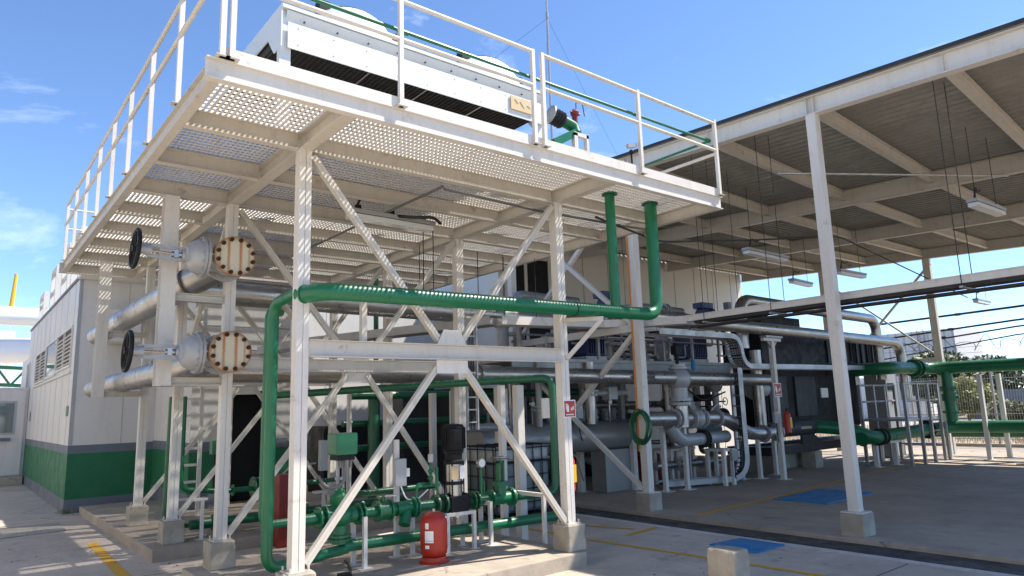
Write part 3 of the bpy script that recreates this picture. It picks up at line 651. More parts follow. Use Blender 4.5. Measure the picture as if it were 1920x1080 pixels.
# vertical multistage pump
pm = thing('pump', 'vertical black and steel pump standing on a white frame on the front pad', 'pump', (2.30, PY, .50))
g = MB(); g.box(2.19, 2.44, PY-.12, PY+.12, .585, .76); g.build('pump_foot', 'black', pm, .012)
g = MB(); g.lathe([(0, .115), (.02, .10), (.05, .10)], (2.20, PY, .675), (-1, 0, 0), 18); g.lathe([(0, .115), (.02, .10), (.05, .10)], (2.43, PY, .675), (1, 0, 0), 18); g.build('port_flange', 'black', pm)
g = MB(); g.tube((2.31, PY, .762), (2.31, PY, 1.14), .098, 20); g.build('pump_sleeve', 'steel', pm)
g = MB(); g.tube((2.31, PY, .885), (2.31, PY, .925), .105, 20)
for a in range(4): g.tube((2.31+.115*math.cos(a*1.57+.78), PY+.115*math.sin(a*1.57+.78), .76), (2.31+.115*math.cos(a*1.57+.78), PY+.115*math.sin(a*1.57+.78), 1.14), .009, 6)
g.build('tie_rods', 'black', pm)
g = MB(); g.lathe([(0, .125), (.03, .125), (.05, .10), (.12, .105), (.13, .12), (.15, .12)], (2.31, PY, 1.12), (0, 0, 1), 20); g.build('motor_stool', 'black', pm)
mt = MB(); mt.lathe([(0, .115), (.01, .13), (.27, .13), (.30, .11), (.31, .05)], (2.31, PY, 1.275), (0, 0, 1), 24); mt = mt.build('motor', 'black', pm)
g = MB()
for i in range(20):
    a = 2*math.pi*i/20; g.bar((2.31+.135*math.cos(a), PY+.135*math.sin(a), 1.30), (2.31+.135*math.cos(a), PY+.135*math.sin(a), 1.54), .006, .02, (math.cos(a), math.sin(a), 0))
g.build('cooling_fins', 'black', mt)
g = MB(); g.box(2.18, 2.30, PY-.20, PY-.11, 1.31, 1.52); g.build('terminal_box', 'black', mt, .008)
g = MB(); g.box(2.205, 2.30, PY-.107, PY-.100, .95, 1.10); g.build('name_plate', 'card', pm); g = MB(); g.box(2.325, 2.40, PY-.095, PY-.088, .95, 1.10); g.build('name_plate', 'lettering', pm)
ju = thing('rubber_joint', 'black rubber expansion joint left of the pump', 'pipe joint', (2.10, PY, .6)); g = MB(); g.lathe([(0, .06), (.03, .085), (.06, .06)], (2.08, PY, .68), (1, 0, 0), 16); g.build('bellows', 'rubber', ju)
MB().flange((2.05, PY, .68), (1, 0, 0), .115, .024, 8).build('flange', 'dgreen', ju); MB().flange((2.16, PY, .68), (1, 0, 0), .115, .024, 8).build('flange', 'dgreen', ju)
gv = thing('gate_valve', 'green gate valve with flat handwheel right of the pump', 'gate valve', (3.0, PY, .55), None)
g = MB(); g.tube((2.86, PY, .66), (3.14, PY, .655), .075, 16); g.tube((3.0, PY, .66), (3.0, PY, .86), .075, 16, .06); g.box(2.92, 3.08, PY-.05, PY+.05, .80, .86); g.build('valve_body', 'green', gv)
MB().flange((2.84, PY, .66), (1, 0, 0), .115, .024, 8).build('flange', 'green', gv); MB().flange((3.16, PY, .655), (1, 0, 0), .115, .03, 8).build('flange', 'green', gv)
g = MB(); g.box(2.955, 2.975, PY-.03, PY+.03, .86, 1.10); g.box(3.025, 3.045, PY-.03, PY+.03, .86, 1.10); g.box(2.955, 3.045, PY-.03, PY+.03, 1.08, 1.11); g.build('yoke', 'green', gv)
g = MB(); g.torus((3.0, PY, 1.14), (0, 0, 1), .115, .012, 24, 8); g.tube((3.0, PY, 1.02), (3.0, PY, 1.16), .012, 8)
for a in range(4): g.tube((3, PY, 1.14), (3+.11*math.cos(a*1.57), PY+.11*math.sin(a*1.57), 1.14), .009, 6)
g.build('hand_wheel', 'dgrey', gv)
pg = thing('pressure_gauge', 'round pressure gauge on a green stem right of the pump', 'gauge', (2.70, PY, .7)); g = MB(); g.tube((2.70, PY, .70), (2.70, PY, 1.05), .018, 8); g.tube((2.745, PY, .72), (2.745, PY, .88), .012, 6); g.build('stem', 'green', pg)
g = MB(); g.tube((2.70, PY-.03, 1.10), (2.70, PY+.02, 1.10), .055, 20); g.build('gauge_case', 'steel', pg); g = MB(); g.tube((2.70, PY-.034, 1.10), (2.70, PY-.031, 1.10), .046, 20); g.build('gauge_face', 'lettering', pg)
ins = thing('instrument_loop', 'small green instrument tubing with gauge above the strainer', 'instrument', (1.95, PY, .7))
g = MB(); g.path([(1.80, PY, .70), (1.80, PY, .93), (1.90, PY, .93)], .016, .04, 8); g.tube((1.88, PY, .90), (2.10, PY, .90), .014, 8); g.tube((1.99, PY, .90), (1.99, PY, 1.16), .018, 8); g.tube((2.07, PY, .70), (2.07, PY, 1.10), .020, 8); g.ball((1.985, PY, 1.06), .03, 8, 6); g.ball((1.985, PY, .98), .035, 8, 6); g.build('tubing', 'green', ins)
g = MB(); g.box(1.965, 2.01, PY-.02, PY+.02, 1.16, 1.25); g.tube((2.05, PY, .72), (2.05, PY, .84), .014, 8); g.build('transmitter', 'steel', ins)
# red expansion tank
tk = thing('expansion_tank', 'red expansion tank with white labels standing on the front pad', 'tank', (1.78, .62, .152))
g = MB(); g.lathe([(0, .06), (.015, .11), (.05, .138), (.10, .146), (.36, .146), (.41, .136), (.45, .105), (.475, .06), (.48, .0)], (1.78, .62, .195), (0, 0, 1), 32); g.build('tank_shell', 'red', tk)
g = MB(); g.lathe([(0, .165), (.008, .165), (.02, .135), (.06, .130)], (1.78, .62, .152), (0, 0, 1), 28); g.build('base_ring', 'red', tk)
g = MB(); g.tube((1.78, .62, .67), (1.78, .62, .70), .02, 10); g.build('valve_stem', 'steel', tk)
g = MB(); g.torus((1.78, .62, .30), (0, 0, 1), .1465, .003, 32, 5); g.build('weld_seam', 'red', tk)
def tank_label(a0, a1, z0, z1, mat, name='label'):
    g = MB(); k = 6; vs = []
    for i in range(k+1):
        a = R(a0 + (a1-a0)*i/k)
        for z in (z0, z1): vs.append((1.78+.1478*math.cos(a), .62+.1478*math.sin(a), z))
    g.add(vs, [(2*i, 2*i+2, 2*i+3, 2*i+1) for i in range(k)], True); return g.build(name, mat, tk)
tank_label(198, 236, .37, .49, 'lettering'); tank_label(200, 216, .51, .57, 'lettering'); tank_label(200, 218, .31, .345, 'lettering'); tank_label(198, 236, .385, .392, 'yellow', 'label_stripe')
g = MB(); g.bar((1.86, .50, .615), (1.91, .555, .615), .02, .012); g.build('handle_label', 'lettering', tk)
# white pipe stands
gs = 'white pipe stands on the front pad'
def stand(x, y, z0, h, label, arm=.16, s=.042):
    t = thing('pipe_stand', label, 'pipe stand', (x, y, z0), gs)
    g = MB(); g.box(x-s/2, x+s/2, y-s/2, y+s/2, z0+.008, z0+h); g.build('post', 'white', t)
    g = MB(); g.box(x-.075, x+.075, y-.06, y+.06, z0, z0+.008); g.build('foot_plate', 'white', t)
    if arm: g = MB(); g.box(x-s/2, x+s/2, y+s/2, y+arm, z0+h-.045, z0+h); g.build('arm', 'white', t)
    return t
stand(1.09, .87, .152, .52, 'white pipe stand nearest the front edge left of the red tank'); stand(1.09, 1.14, .152, .45, 'white pipe stand behind the actuated valve', 0)
stand(1.63, 1.16, .152, 1.28, 'tall white post carrying the small grey switch box', 0, .05); stand(1.80, 1.10, .152, .46, 'white pipe stand directly behind the red tank')
stand(2.75, .89, .152, .50, 'white pipe stand just right of the pump frame'); stand(2.79, 1.14, .152, .42, 'white pipe stand behind the low return pipe right of the pump', 0)
stand(3.28, .52, .0, .72, 'white pipe stand close behind the front right column', .5); stand(3.33, 1.36, .0, 2.05, 'tall slim white post between the tank cage and the green gate valve', 0, .075); stand(3.62, 1.36, .0, 2.05, 'wide white post just right of the tall slim post', 0, .11)
sw = thing('switch_box', 'small grey switch box on a white post behind the pump line', 'switch box', (1.63, 1.12, .95)); g = MB(); g.box(1.56, 1.70, 1.05, 1.13, .92, 1.22); g.build('case', 'lgrey', sw, .006); g = MB(); g.box(1.70, 1.745, 1.06, 1.11, 1.02, 1.11); g.build('socket', 'lettering', sw); g = MB(); g.path([(1.63, 1.06, .92), (1.66, 1.0, .78), (1.80, 1.0, .76), (1.95, 1, .86)], .008, .05, 6); g.build('cable', 'lettering', sw)
pf = thing('pump_stand', 'low white square tube frame carrying the pump', 'frame', (2.31, 1.0, .152))
g = MB()
for x in (2.13, 2.50):
    for y in (.88, 1.12): MB().box(x-.02, x+.02, y-.02, y+.02, .160, .545).build('leg', 'white', pf)
g = MB(); g.box(2.11, 2.52, .86, .90, .545, .583); g.box(2.11, 2.52, 1.10, 1.14, .545, .583); g.box(2.11, 2.15, .90, 1.10, .545, .583); g.box(2.48, 2.52, .90, 1.10, .545, .583); g.build('top_frame', 'white', pf)
g = MB()
for x in (2.13, 2.50):
    for y in (.88, 1.12): MB().box(x-.05, x+.05, y-.04, y+.04, .152, .160).build('foot_plate', 'white', pf)
# signs and extinguishers
def fire_sign(c, w_, h_, label, group='red fire equipment signs'):
    x, y, z = c; t = thing('fire_sign', label, 'sign', c, group)
    g = MB(); g.box(x-w_/2, x+w_/2, y-.004, y, z-h_/2, z+h_/2); g.build('backing', 'lettering', t)
    g = MB(); g.box(x-w_/2*.88, x+w_/2*.88, y-.006, y-.004, z-h_/2*.90, z+h_/2*.90); g.build('red_field', 'red', t)
    q = MB(); cx = x-w_*.17; q.box(cx-w_*.09, cx+w_*.09, y-.0075, y-.006, z-h_*.18, z+h_*.18); q.box(cx-w_*.04, cx+w_*.04, y-.0075, y-.006, z+.18*h_, z+h_*.26); q.box(cx-w_*.16, cx-w_*.12, y-.0075, y-.006, z-h_*.05, z+h_*.24); q.box(cx-w_*.16, cx, y-.0075, y-.006, z+h_*.24, z+h_*.29)
    q.build('extinguisher_pictogram', 'lettering', t)
    q = MB()
    for k in range(3): q.box(x+w_*(.10+.09*k), x+w_*(.15+.09*k), y-.0075, y-.006, z-h_*(.12-.03*k), z+h_*(.06+.05*k))
    q.build('flame_pictogram', 'lettering', t)
    q = MB()
    for k in range(9): q.box(x-w_*.32+k*w_*.073, x-w_*.32+k*w_*.073+w_*.05, y-.0075, y-.006, z-h_*.37, z-h_*.30)
    q.build('lettering', 'lettering', t); return t
fire_sign((3.225, -.062, 1.72), .19, .20, 'red fire extinguisher sign on the front right platform column')
fire_sign((12.05, 2.48, 1.95), .30, .30, 'red fire extinguisher sign on the slim post in front of the black machine')
fire_sign((11.5, 4.9, 1.75), .22, .28, 'small red sign on a grey post behind the silver header')
def extinguisher(x, y, z, s, label):
    t = thing('fire_extinguisher', label, 'fire extinguisher', (x, y, z), 'red fire extinguishers')
    g = MB(); g.lathe([(0, .05*s), (.01*s, .068*s), (.34*s, .068*s), (.38*s, .05*s), (.40*s, .025*s), (.42*s, .02*s)], (x, y, z), (0, 0, 1), 18); g.build('cylinder', 'red', t)
    g = MB(); g.box(x-.03*s, x+.045*s, y-.072*s, y-.066*s, z+.10*s, z+.30*s); g.build('label', 'yellow', t)
    g = MB(); g.box(x-.02*s, x+.06*s, y-.012*s, y+.012*s, z+.43*s, z+.47*s); g.tube((x, y, z+.40*s), (x, y, z+.46*s), .018*s, 8); g.build('handle', 'black', t)
    g = MB(); g.path([(x+.02*s, y, z+.43*s), (x+.10*s, y-.03*s, z+.38*s), (x+.19*s, y-.03*s, z+.10*s)], .009*s, .06*s, 8); g.build('hose', 'rubber', t)
    return t
extinguisher(3.285, .05, .78, 1.0, 'red extinguisher with yellow label behind the front right platform column')
extinguisher(12.20, 2.40, 1.0, 1.15, 'red extinguisher with yellow label hung on the slim post by the black machine')
g = MB(); g.box(2.96, 3.06, .10, .13, 1.62, 1.85)
nb = g.build('notice_plate', 'stuffwood'); tag(nb, 'small cream plate fixed to the left of the front right column', 'plate'); nb.data.materials[0] = M['cream']
# hose coil on the second canopy column
hz = MB()
pts = []
for i in range(40*9):
    t = i/40; a = 2*math.pi*t; rr = .225 + .022*math.sin(t*2.4) + .012*math.sin(a*2 + t*1.3); pts.append((6.735 - .012*t - .010*math.sin(a*1.5+t), 1.88 + rr*.82*math.cos(a) + .018*math.sin(t*3.1), 1.36 + rr*1.12*math.sin(a) - .012*math.cos(t*1.9)))
hz.sweep(pts, .012, 7); tag(hz.build('garden_hose', 'dgreen'), 'coiled dark green hose hung on the rust stained canopy post', 'hose')
# orange gas pipe on the second canopy column
og = pipe_thing('orange_pipe', 'thin orange pipe running down the canopy post with the hose', 'pipe', [(6.75, 3.1, 4.93), (6.735, 1.985, 4.72), (6.735, 1.985, .95)], .015, 'orange', .06, n=10)
# IBC tank
ib = thing('liquid_tank', 'caged translucent plastic liquid tank behind the pump', 'tank', (4.6, 2.9, 0))
g = MB(); g.box(4.05, 5.1, 2.45, 3.4, .18, .93); g.build('liquid_part', 'liquid', ib, .05); g = MB(); g.box(4.05, 5.1, 2.45, 3.4, .935, 1.14); g.build('bottle_top', 'plastic', ib, .05)
g = MB()
for i in range(7): x = 4.03 + i*.182; g.tube((x, 2.43, .15), (x, 2.43, 1.17), .009, 6); g.tube((x, 2.43, 1.17), (x, 3.42, 1.17), .009, 6)
for z in (.32, .52, .72, .92, 1.13): g.tube((4.03, 2.43, z), (5.12, 2.43, z), .009, 6); g.tube((4.03, 2.43, z), (4.03, 3.42, z), .009, 6)
for i in range(5): y = 2.5 + i*.2; g.tube((4.03, y, .15), (4.03, y, 1.17), .009, 6)
g.build('cage', 'black', ib); g = MB(); g.box(4.0, 5.15, 2.4, 3.45, .0, .14); g.build('pallet', 'black', ib)
# ================================================================ open bay canopy
can = thing('canopy', 'tall open bay canopy with white steel frame and corrugated metal roof', 'canopy', (6.82, 1.913, .28))
def rz(y): return 6.05 + .047*y
def cbeam(p0, p1, h, w, mat='cream', name='roof_beam'): return MB().ibeam(p0, p1, h, w, .014, .010).build(name, mat, can)
XR = (6.82, 12.1, 16.3, 20.7); YA, YZ = -8.0, 8.62
for x, h, mt in ((6.82, .27, 'white'), (12.1, .34, 'cream'), (16.3, .34, 'cream'), (20.7, .30, 'cream')):
    cbeam((x, YA, rz(YA)-h/2), (x, YZ, rz(YZ)-h/2), h, .15, mt)
for y in (-4.975, -1.531, 1.913, 5.36):
    g = MB(); z1 = rz(y) - .27 - .002; g.box(6.752, 6.888, y-.068, y+.068, .30, z1); col = g.build('column', 'white', can)
    g = MB(); g.box(6.68, 6.96, y-.14, y+.14, .285, .299); g.build('base_plate', 'white', col)
    for dy in (-.05, .05): MB().box(6.757, 6.81, y+dy-.004, y+dy+.004, z1+.018, rz(y)-.02).build('stiffener', 'white', can)
for y in (-3.24, .18, 3.62): MB().box(6.757, 6.81, y-.004, y+.004, rz(y)-.252, rz(y)-.02).build('stiffener', 'white', can)
for y in (-1.2, 2.2, 5.5):
    MB().box(20.63, 20.79, y-.10, y+.10, .0, rz(y)-.302).build('column', 'cream', can)
for y in (-6.6, -4.975, -3.24, -1.531, .18, 1.913, 3.62, 5.36, 7.1):
    off = (.0, .35, .42, .36); d = .11
    for k in range(3):
        x0 = XR[k] + .08; x1 = XR[k+1] - .08
        cbeam((x0, y+off[k], rz(y+off[k])-d-.02), (x1, y+off[k+1], rz(y+off[k+1])-d-.02), .20, .10, name='rafter')
# roof sheets: corrugations run along the long beams
def roof_sheet(x0, x1):
    g = MB(); n = max(2, round((x1-x0)/.2)); st = (x1-x0)/n; prof = []
    for i in range(n):
        a = x0 + i*st; prof += [(a, 0), (a+st*.30, 0), (a+st*.42, .045), (a+st*.88, .045)]
    prof.append((x1, 0)); vs = []
    for x, h in prof: vs.append((x, YA-.1, rz(YA-.1)+.002+h)); vs.append((x, YZ+.05, rz(YZ+.05)+.002+h))
    g.add(vs, [(2*i, 2*i+1, 2*i+3, 2*i+2) for i in range(len(prof)-1)])
    return g.build('roof_sheet', 'roofsheet', can)
x = 6.70
while x < 20.8: roof_sheet(x, min(x+1.0, 20.9)); x += 1.0
g = MB(); g.bar((6.695, YA-.1, rz(YA-.1)+.03), (6.695, YZ+.05, rz(YZ+.05)+.03), .006, .055); g.build('roof_edge_trim', 'drain', can)
# bracing between posts
for a, b in (((6.82, 1.99, .34), (6.82, 5.28, 2.75)), ((6.82, 5.28, .34), (6.82, 1.99, 3.0)), ((6.82, 1.99, 3.10), (6.82, 5.28, 5.85)), ((6.82, 5.28, 3.10), (6.82, 1.99, 5.75))):
    o = .03 if a[1] > 3 else -.03
    MB().bar((a[0]+o, a[1], a[2]), (b[0]+o, b[1], b[2]), .075, .075, (1, 0, 0)).build('brace', 'white', can)
MB().bar((6.82, 1.99, 3.05), (6.82, 5.28, 3.05), .10, .13).build('tie_beam', 'white', can)
MB().bar((20.7, 2.1, 5.7), (20.7, 4.9, 2.9), .06, .06).build('brace', 'cream', can); MB().bar((20.75, 2.1, 2.75), (20.75, 5.4, 5.6), .05, .05).build('brace', 'cream', can)
MB().bar((20.72, 2.2, 2.75), (20.72, 5.4, 2.65), .08, .2).build('tie_beam', 'cream', can)
# hanging rods of the cable tray and lamps
tray = thing('cable_tray', 'long white cable tray hung on rods across the open bay', 'cable tray', (7.3, 2.0, 3.1))
TX = 7.3
g = MB(); g.box(TX-.16, TX-.150, -7.0, 1.15, 3.085, 3.185); g.box(TX-.175, TX-.16, -7.0, 1.15, 3.172, 3.185); g.box(TX+.15, TX+.16, -7.0, 1.15, 3.085, 3.185); g.box(TX-.15, TX+.15, -7.0, 1.15, 3.085, 3.09); g.build('tray_run', 'white', tray)
g = MB(); g.box(TX-.13, TX+.14, -7.0, 1.0, 3.04, 3.084); g.tube((TX-.10, -7, 2.985), (TX-.10, 1.1, 2.985), .018, 8); g.tube((TX+.10, -7, 3.0), (TX+.10, 1.1, 3.0), .025, 8); g.build('cables', 'drain', tray)
def swept_tray(pts, wd=.3, hh=.13):
    g = MB()
    for a, b in zip(pts, pts[1:]):
        a, b = vec(a), vec(b); d = (b-a).normalized(); n = d.cross(Vector((0, 0, 1))).normalized()
        g.bar(a+n*wd/2, b+n*wd/2, .010, hh); g.bar(a-n*wd/2, b-n*wd/2, .010, hh); g.bar(a-Vector((0, 0, hh/2)), b-Vector((0, 0, hh/2)), wd-.02, .008)
    return g
swept_tray([(TX, 1.16, 3.12), (7.15, 2.2, 3.17), (6.6, 2.6, 3.17), (4.2, 2.55, 3.10)]).build('tray_run', 'white', tray)
swept_tray([(4.15, 2.55, 3.10), (3.6, 3.4, 3.05), (2.4, 5.6, 2.98), (2.0, 6.6, 2.9)], .35).build('tray_run', 'galv', tray)
for y in (-3.0, -.45, .75):
    for dx in (-.2, .2): MB().tube((TX+dx, y, 3.03), (TX+dx, y, rz(y)-.1), .0055, 6).build('hanger_rod', 'drain', tray)
    MB().box(TX-.23, TX+.23, y-.02, y+.02, 3.02, 3.045).build('cross_bar', 'galv', tray)
for p, z0 in (((8.5, 1.0), 3.2), ((9.6, 2.4), 3.4), ((8.2, 3.4), 3.2), ((5.0, 2.5), 3.1), ((4.4, 2.6), 3.1)):
    MB().tube((*p, z0), (*p, (rz(p[1])-.1) if p[0] > 6.8 else 4.2), .005, 6).build('hanger_rod', 'drain', tray)
# strip lamps
def lamp(p0, p1, ceil, label):
    p0, p1 = vec(p0), vec(p1); t = thing('strip_lamp', label, 'lamp', (p0+p1)/2, 'hanging strip lamps under the canopy')
    MB().bar(p0, p1, .16, .05, ov=.045).build('housing', 'lgrey', t); MB().bar(p0+(p1-p0)*.02, p1-(p1-p0)*.02, .14, .06, ov=-.02).build('diffuser', 'diffuser', t)
    g = MB()
    for k in (.15, .85): c = p0.lerp(p1, k); g.tube(c+Vector((0, 0, .07)), Vector((c.x, c.y, ceil)), .006, 5)
    g.build('hanger_wire', 'drain', t); g = MB(); c = p0.lerp(p1, .1); g.path([c+Vector((0, 0, .08)), c+Vector((.1, 0, .30)), c+Vector((.35, .05, .26)), c+Vector((.5, .05, .32))], .014, .1, 6); g.build('flex', 'rubber', t); return t
lamp((9.6, -2.5, 4.63), (10.75, -2.55, 4.63), 5.9, 'large hanging strip lamp nearest, in front of the second roof beam at right')
lamp((14.2, 1.85, 4.75), (15.5, 1.82, 4.75), 6.0, 'hanging strip lamp just right of the tall canopy post against the sky')
lamp((14.5, 3.25, 4.78), (15.7, 3.35, 4.78), 6.1, 'hanging strip lamp just left of the tall canopy post against the sky')
lamp((9.6, 1.45, 4.65), (11.2, 1.5, 4.65), 6.0, 'hanging strip lamp under the roof between the green riser and the tall post')
lamp((21.2, 1.20, 4.45), (22.4, 1.22, 4.45), 5.2, 'farthest hanging strip lamp beyond the cable tray at right')
cd = MB(); cd.tube((6.9, -.9, 5.05), (12.0, -2.4, 5.55), .018, 6); tag(cd.build('roof_conduit', 'galv'), 'thin grey conduit slung below the second roof beam', 'conduit')
cd = MB(); cd.path([(3.9, .0, 4.14), (5.6, .35, 4.1), (8.6, .9, 4.62), (12.0, .7, 5.1), (20.6, 1.2, 4.5)], .016, .3, 6); tag(cd.build('roof_conduit', 'drain'), 'dark conduit sagging from the platform edge under the canopy roof', 'conduit')

# ================================================================ green banded building at left
bl = thing('building', 'grey white panel building with green and slate painted base at left', 'building', (-.51, 10.26, 0))
BX, BY = -.512, 10.26
g = MB(); g.box(BX, 9.0, BY, BY+10.6, 0, 4.62)
g.build('wall', 'wall', bl)
g = MB(); g.box(BX+.2, 9.0, BY+10.6, BY+16, 0, 4.0); g.build('wall', 'wall', bl)
def band(z0, z1, mat, d):
    g = MB(); g.box(BX-d, 9.02, BY-d, BY-.0005, z0, z1); g.box(BX-d, BX-.0005, BY, BY+10.5, z0, z1); g.build('painted_band', mat, bl)
band(0, .26, 'wgrey', .010); band(.26, 1.125, 'wgreen', .006); band(1.125, 1.285, 'wgrey', .008)
g = MB(); g.box(BX-.03, 9.0, BY-.03, BY+10.6, 4.62, 4.68); g.build('roof_trim', 'wgrey', bl)
g = MB(); g.box(BX-.006, BX+.06, BY-.006, BY+.06, 1.29, 4.6); g.build('corner_trim', 'lgrey', bl)
g = MB(); g.box(BX-.05, 4.2, 8.72, BY-.031, 4.60, 4.665); g.build('shade_eave', 'wall', bl)  # unseen overhang added to keep the front wall in shade
for i in range(9): MB().box(BX-.004, BX-.0005, BY+1.1*i+.55, BY+1.1*i+.562, 1.29, 4.6).build('panel_joint', 'lgrey', bl)
for i in range(5): MB().box(BX+1.1*i+.9, BX+1.1*i+.912, BY-.004, BY-.0005, 1.29, 4.6).build('panel_joint', 'lgrey', bl)
def louvre(y0, y1, z0, z1):
    f = MB(); t = .05; f.box(BX-.035, BX-.0, y0, y0+t, z0, z1); f.box(BX-.035, BX-.0, y1-t, y1, z0, z1); f.box(BX-.035, BX, y0+t, y1-t, z0, z0+t); f.box(BX-.035, BX, y0+t, y1-t, z1-t, z1); ym = (y0+y1)/2; f.box(BX-.035, BX, ym-.04, ym+.04, z0+t, z1-t)
    f = f.build('louvre_window', 'wall', bl)
    q = MB(); q.box(BX-.004, BX-.001, y0+t, y1-t, z0+t, z1-t); q.build('dark_opening', 'black', f)
    n = int((z1-z0-.12)/.085)
    for i in range(n):
        z = z0+.09+i*.085
        for a, b in ((y0+t, ym-.04), (ym+.04, y1-t)): MB().bar((BX-.022, a, z), (BX-.022, b, z), .03, .016, (.6, 0, 1)).build('slat', 'wall', f)
louvre(10.75, 13.2, 2.86, 3.72); louvre(15.6, 18.1, 2.80, 3.66); louvre(20.0, 20.8, 2.55, 3.6)
f = MB(); f.box(BX-.03, BX, 13.3, 13.36, 2.82, 3.72); f.box(BX-.03, BX, 15.44, 15.5, 2.82, 3.72); f.box(BX-.03, BX, 13.36, 15.44, 2.82, 2.88); f.box(BX-.03, BX, 13.36, 15.44, 3.66, 3.72); f = f.build('window', 'wall', bl)
q = MB(); q.box(BX-.010, BX-.004, 13.36, 15.44, 2.88, 3.66); q.build('pane', 'glass', f)
g = MB(); g.box(BX-.05, BX, 10.6, 18.3, 2.72, 2.76); g.build('window_sill', 'wall', bl)
g = MB(); g.box(BX-.012, BX-.007, 10.60, 10.92, 1.86, 2.06); g.build('door_plate', 'dgreen', bl); g = MB(); g.box(BX-.012, BX-.007, 18.6, 18.85, 1.8, 2.05); g.build('door_plate', 'wgrey', bl)
# roof top frames
for y, z in ((11.2, 5.95), (13.0, 5.95), (15.4, 5.85), (18.2, 5.55)):
    g = MB(); g.box(BX+.05, BX+.17, y, y+.12, 4.69, z-.08); g.box(BX+.05, BX+.17, y+1.1, y+1.22, 4.69, z-.08); g.box(BX+.05, BX+.17, y, y+1.22, z-.08, z); g.box(BX+.08, BX+.14, y+.12, y+1.1, 5.2, 5.27)
    tag(g.build('roof_frame', 'white'), {11.2: 'white roof frame nearest the platform on the banded building', 13.0: 'second white roof frame from the platform on the banded building', 15.4: 'third white roof frame on the banded building beside the large duct', 18.2: 'lowest and farthest white roof frame on the banded building'}[y], 'frame', 'white frames along the roof edge at left')
# annex with door at far left
an = thing('annex', 'pale grey sheet metal annex with windowed door at the left edge', 'annex', (-2, 19.8, 0))
g = MB(); g.box(-6.5, -.525, 19.6, 27.0, 0, 2.80); g.build('wall', 'wall', an)
d = MB(); d.box(-2.6, -.60, 19.55, 19.598, .25, 2.72); d = d.build('door', 'wall', an)
g = MB(); g.box(-16.0, -7.5, -9.0, 30.0, 0, 6.2); g.build('bounce_wing', 'hall', an); g = MB(); g.box(-16.2, -7.3, -9.2, 30.2, 6.2, 6.4); g.build('bounce_wing_roof', 'wgrey', an)  # unseen wing added out of frame to bounce warm sunlight back
for i in range(7):
    f = MB(); y = -7 + i*4.6; f.box(-7.49, -7.44, y, y+.07, 2.2, 3.6); f.box(-7.49, -7.44, y+1.93, y+2.0, 2.2, 3.6); f.box(-7.49, -7.44, y+.07, y+1.93, 2.2, 2.27); f.box(-7.49, -7.44, y+.07, y+1.93, 3.53, 3.6); f = f.build('window', 'white', an); MB().box(-7.495, -7.47, y+.07, y+1.93, 2.27, 3.53).build('pane', 'glass', f)  # windows of the added bounce wing
q = MB(); q.box(-2.45, -.80, 19.535, 19.549, 1.42, 2.40); q.build('window_frame', 'lgrey', d); q = MB(); q.box(-2.38, -.86, 19.528, 19.534, 1.48, 2.34); q.build('pane', 'glass', d); q = MB(); q.box(-2.2, -.90, 19.47, 19.548, 1.24, 1.33); q.build('push_bar', 'wgrey', d)
g = MB(); g.box(-3.5, -.56, 18.9, 19.54, 0.001, .23); tag(g.build('door_step', 'plinth', bevel=.01), 'low concrete step before the annex door at left', 'step')
# white ducts and tanks far left
bt = thing('large_duct', 'large white horizontal ducts behind the banded building at far left', 'duct', (-3, 34, 4))
MB().tube((-14, 34, 6.74), (1.5, 34, 6.74), .44, 24).build('duct', 'carwhite', bt); MB().tube((-14, 36, 5.2), (1.5, 35, 5.2), .60, 24).build('duct', 'carwhite', bt)
g = MB()
for i in range(16): g.box(-12+i*.9, -11.94+i*.9, 36.9, 36.96, 3.4, 6.6)
g.build('railing', 'white', bt)
tr = thing('pipe_truss', 'dark green lattice girder below the white ducts at far left', 'girder', (-4, 30, 3.6))
g = MB(); g.bar((-12, 31, 4.7), (.5, 28.5, 3.9), .12, .14); g.bar((-12, 31, 4.0), (.5, 28.5, 3.2), .12, .14)
for i in range(12): a = Vector((-12+i, 31-i*.2, 4.7-i*.064)); g.bar(a, a+Vector((.5, -.1, -.74)), .08, .08); g.bar(a+Vector((.5, -.1, -.74)), a+Vector((1, -.2, -.06)), .08, .08)
g.build('lattice', 'dgreen', tr)
op = MB(); op.tube((-.44, 34, 7.12), (-.36, 34, 8.75), .10, 12, .07); tag(op.build('orange_post', 'yellow'), 'orange yellow post standing on the white duct at far left', 'post')
silo_g = 'pale ribbed silo columns behind the annex'
for i, (x, y) in enumerate(((-.9, 38), (-1.9, 38.5), (-2.9, 39))):
    g = MB(); g.tube((x, y, 0), (x, y, 5.0), .32, 16); tag(g.build('silo_column', 'carwhite'), 'white vertical tank behind the annex, %s of three' % ('rightmost', 'middle', 'leftmost')[i], 'tank', silo_g)
bw = MB(); bw.box(-14, .5, 46, 48, 0, 7.3); tag(bw.build('far_shed', 'carwhite'), 'long pale shed seen above the white ducts at far left', 'shed')

# ================================================================ rear enclosure behind the platform
en = thing('plant_room', 'white panel plant room with dark doorway under the rear of the platform', 'building', (1.5, 6.95, .15))
EX0, EX1, EY = 1.0, 3.05, 7.45
g = MB(); g.box(EX0, 1.72, EY, EY+2.9, .155, 3.98); g.box(2.46, EX1, EY, EY+2.9, .155, 3.98); g.box(1.72, 2.46, EY, EY+2.9, 2.22, 3.98); g.box(1.72, 2.46, EY+1.6, EY+2.9, .155, 2.22); g.build('wall', 'wall', en)
for x0, x1 in ((EX0-.004, 1.718), (2.462, EX1+.004)):
    g = MB(); g.box(x0, x1, EY-.008, EY-.0005, .155, .42); g.build('painted_band', 'wgrey', en); g = MB(); g.box(x0, x1, EY-.006, EY-.0005, .42, 1.14); g.build('painted_band', 'wgreen', en); g = MB(); g.box(x0, x1, EY-.009, EY-.0005, 1.14, 1.31); g.build('painted_band', 'wgrey', en)
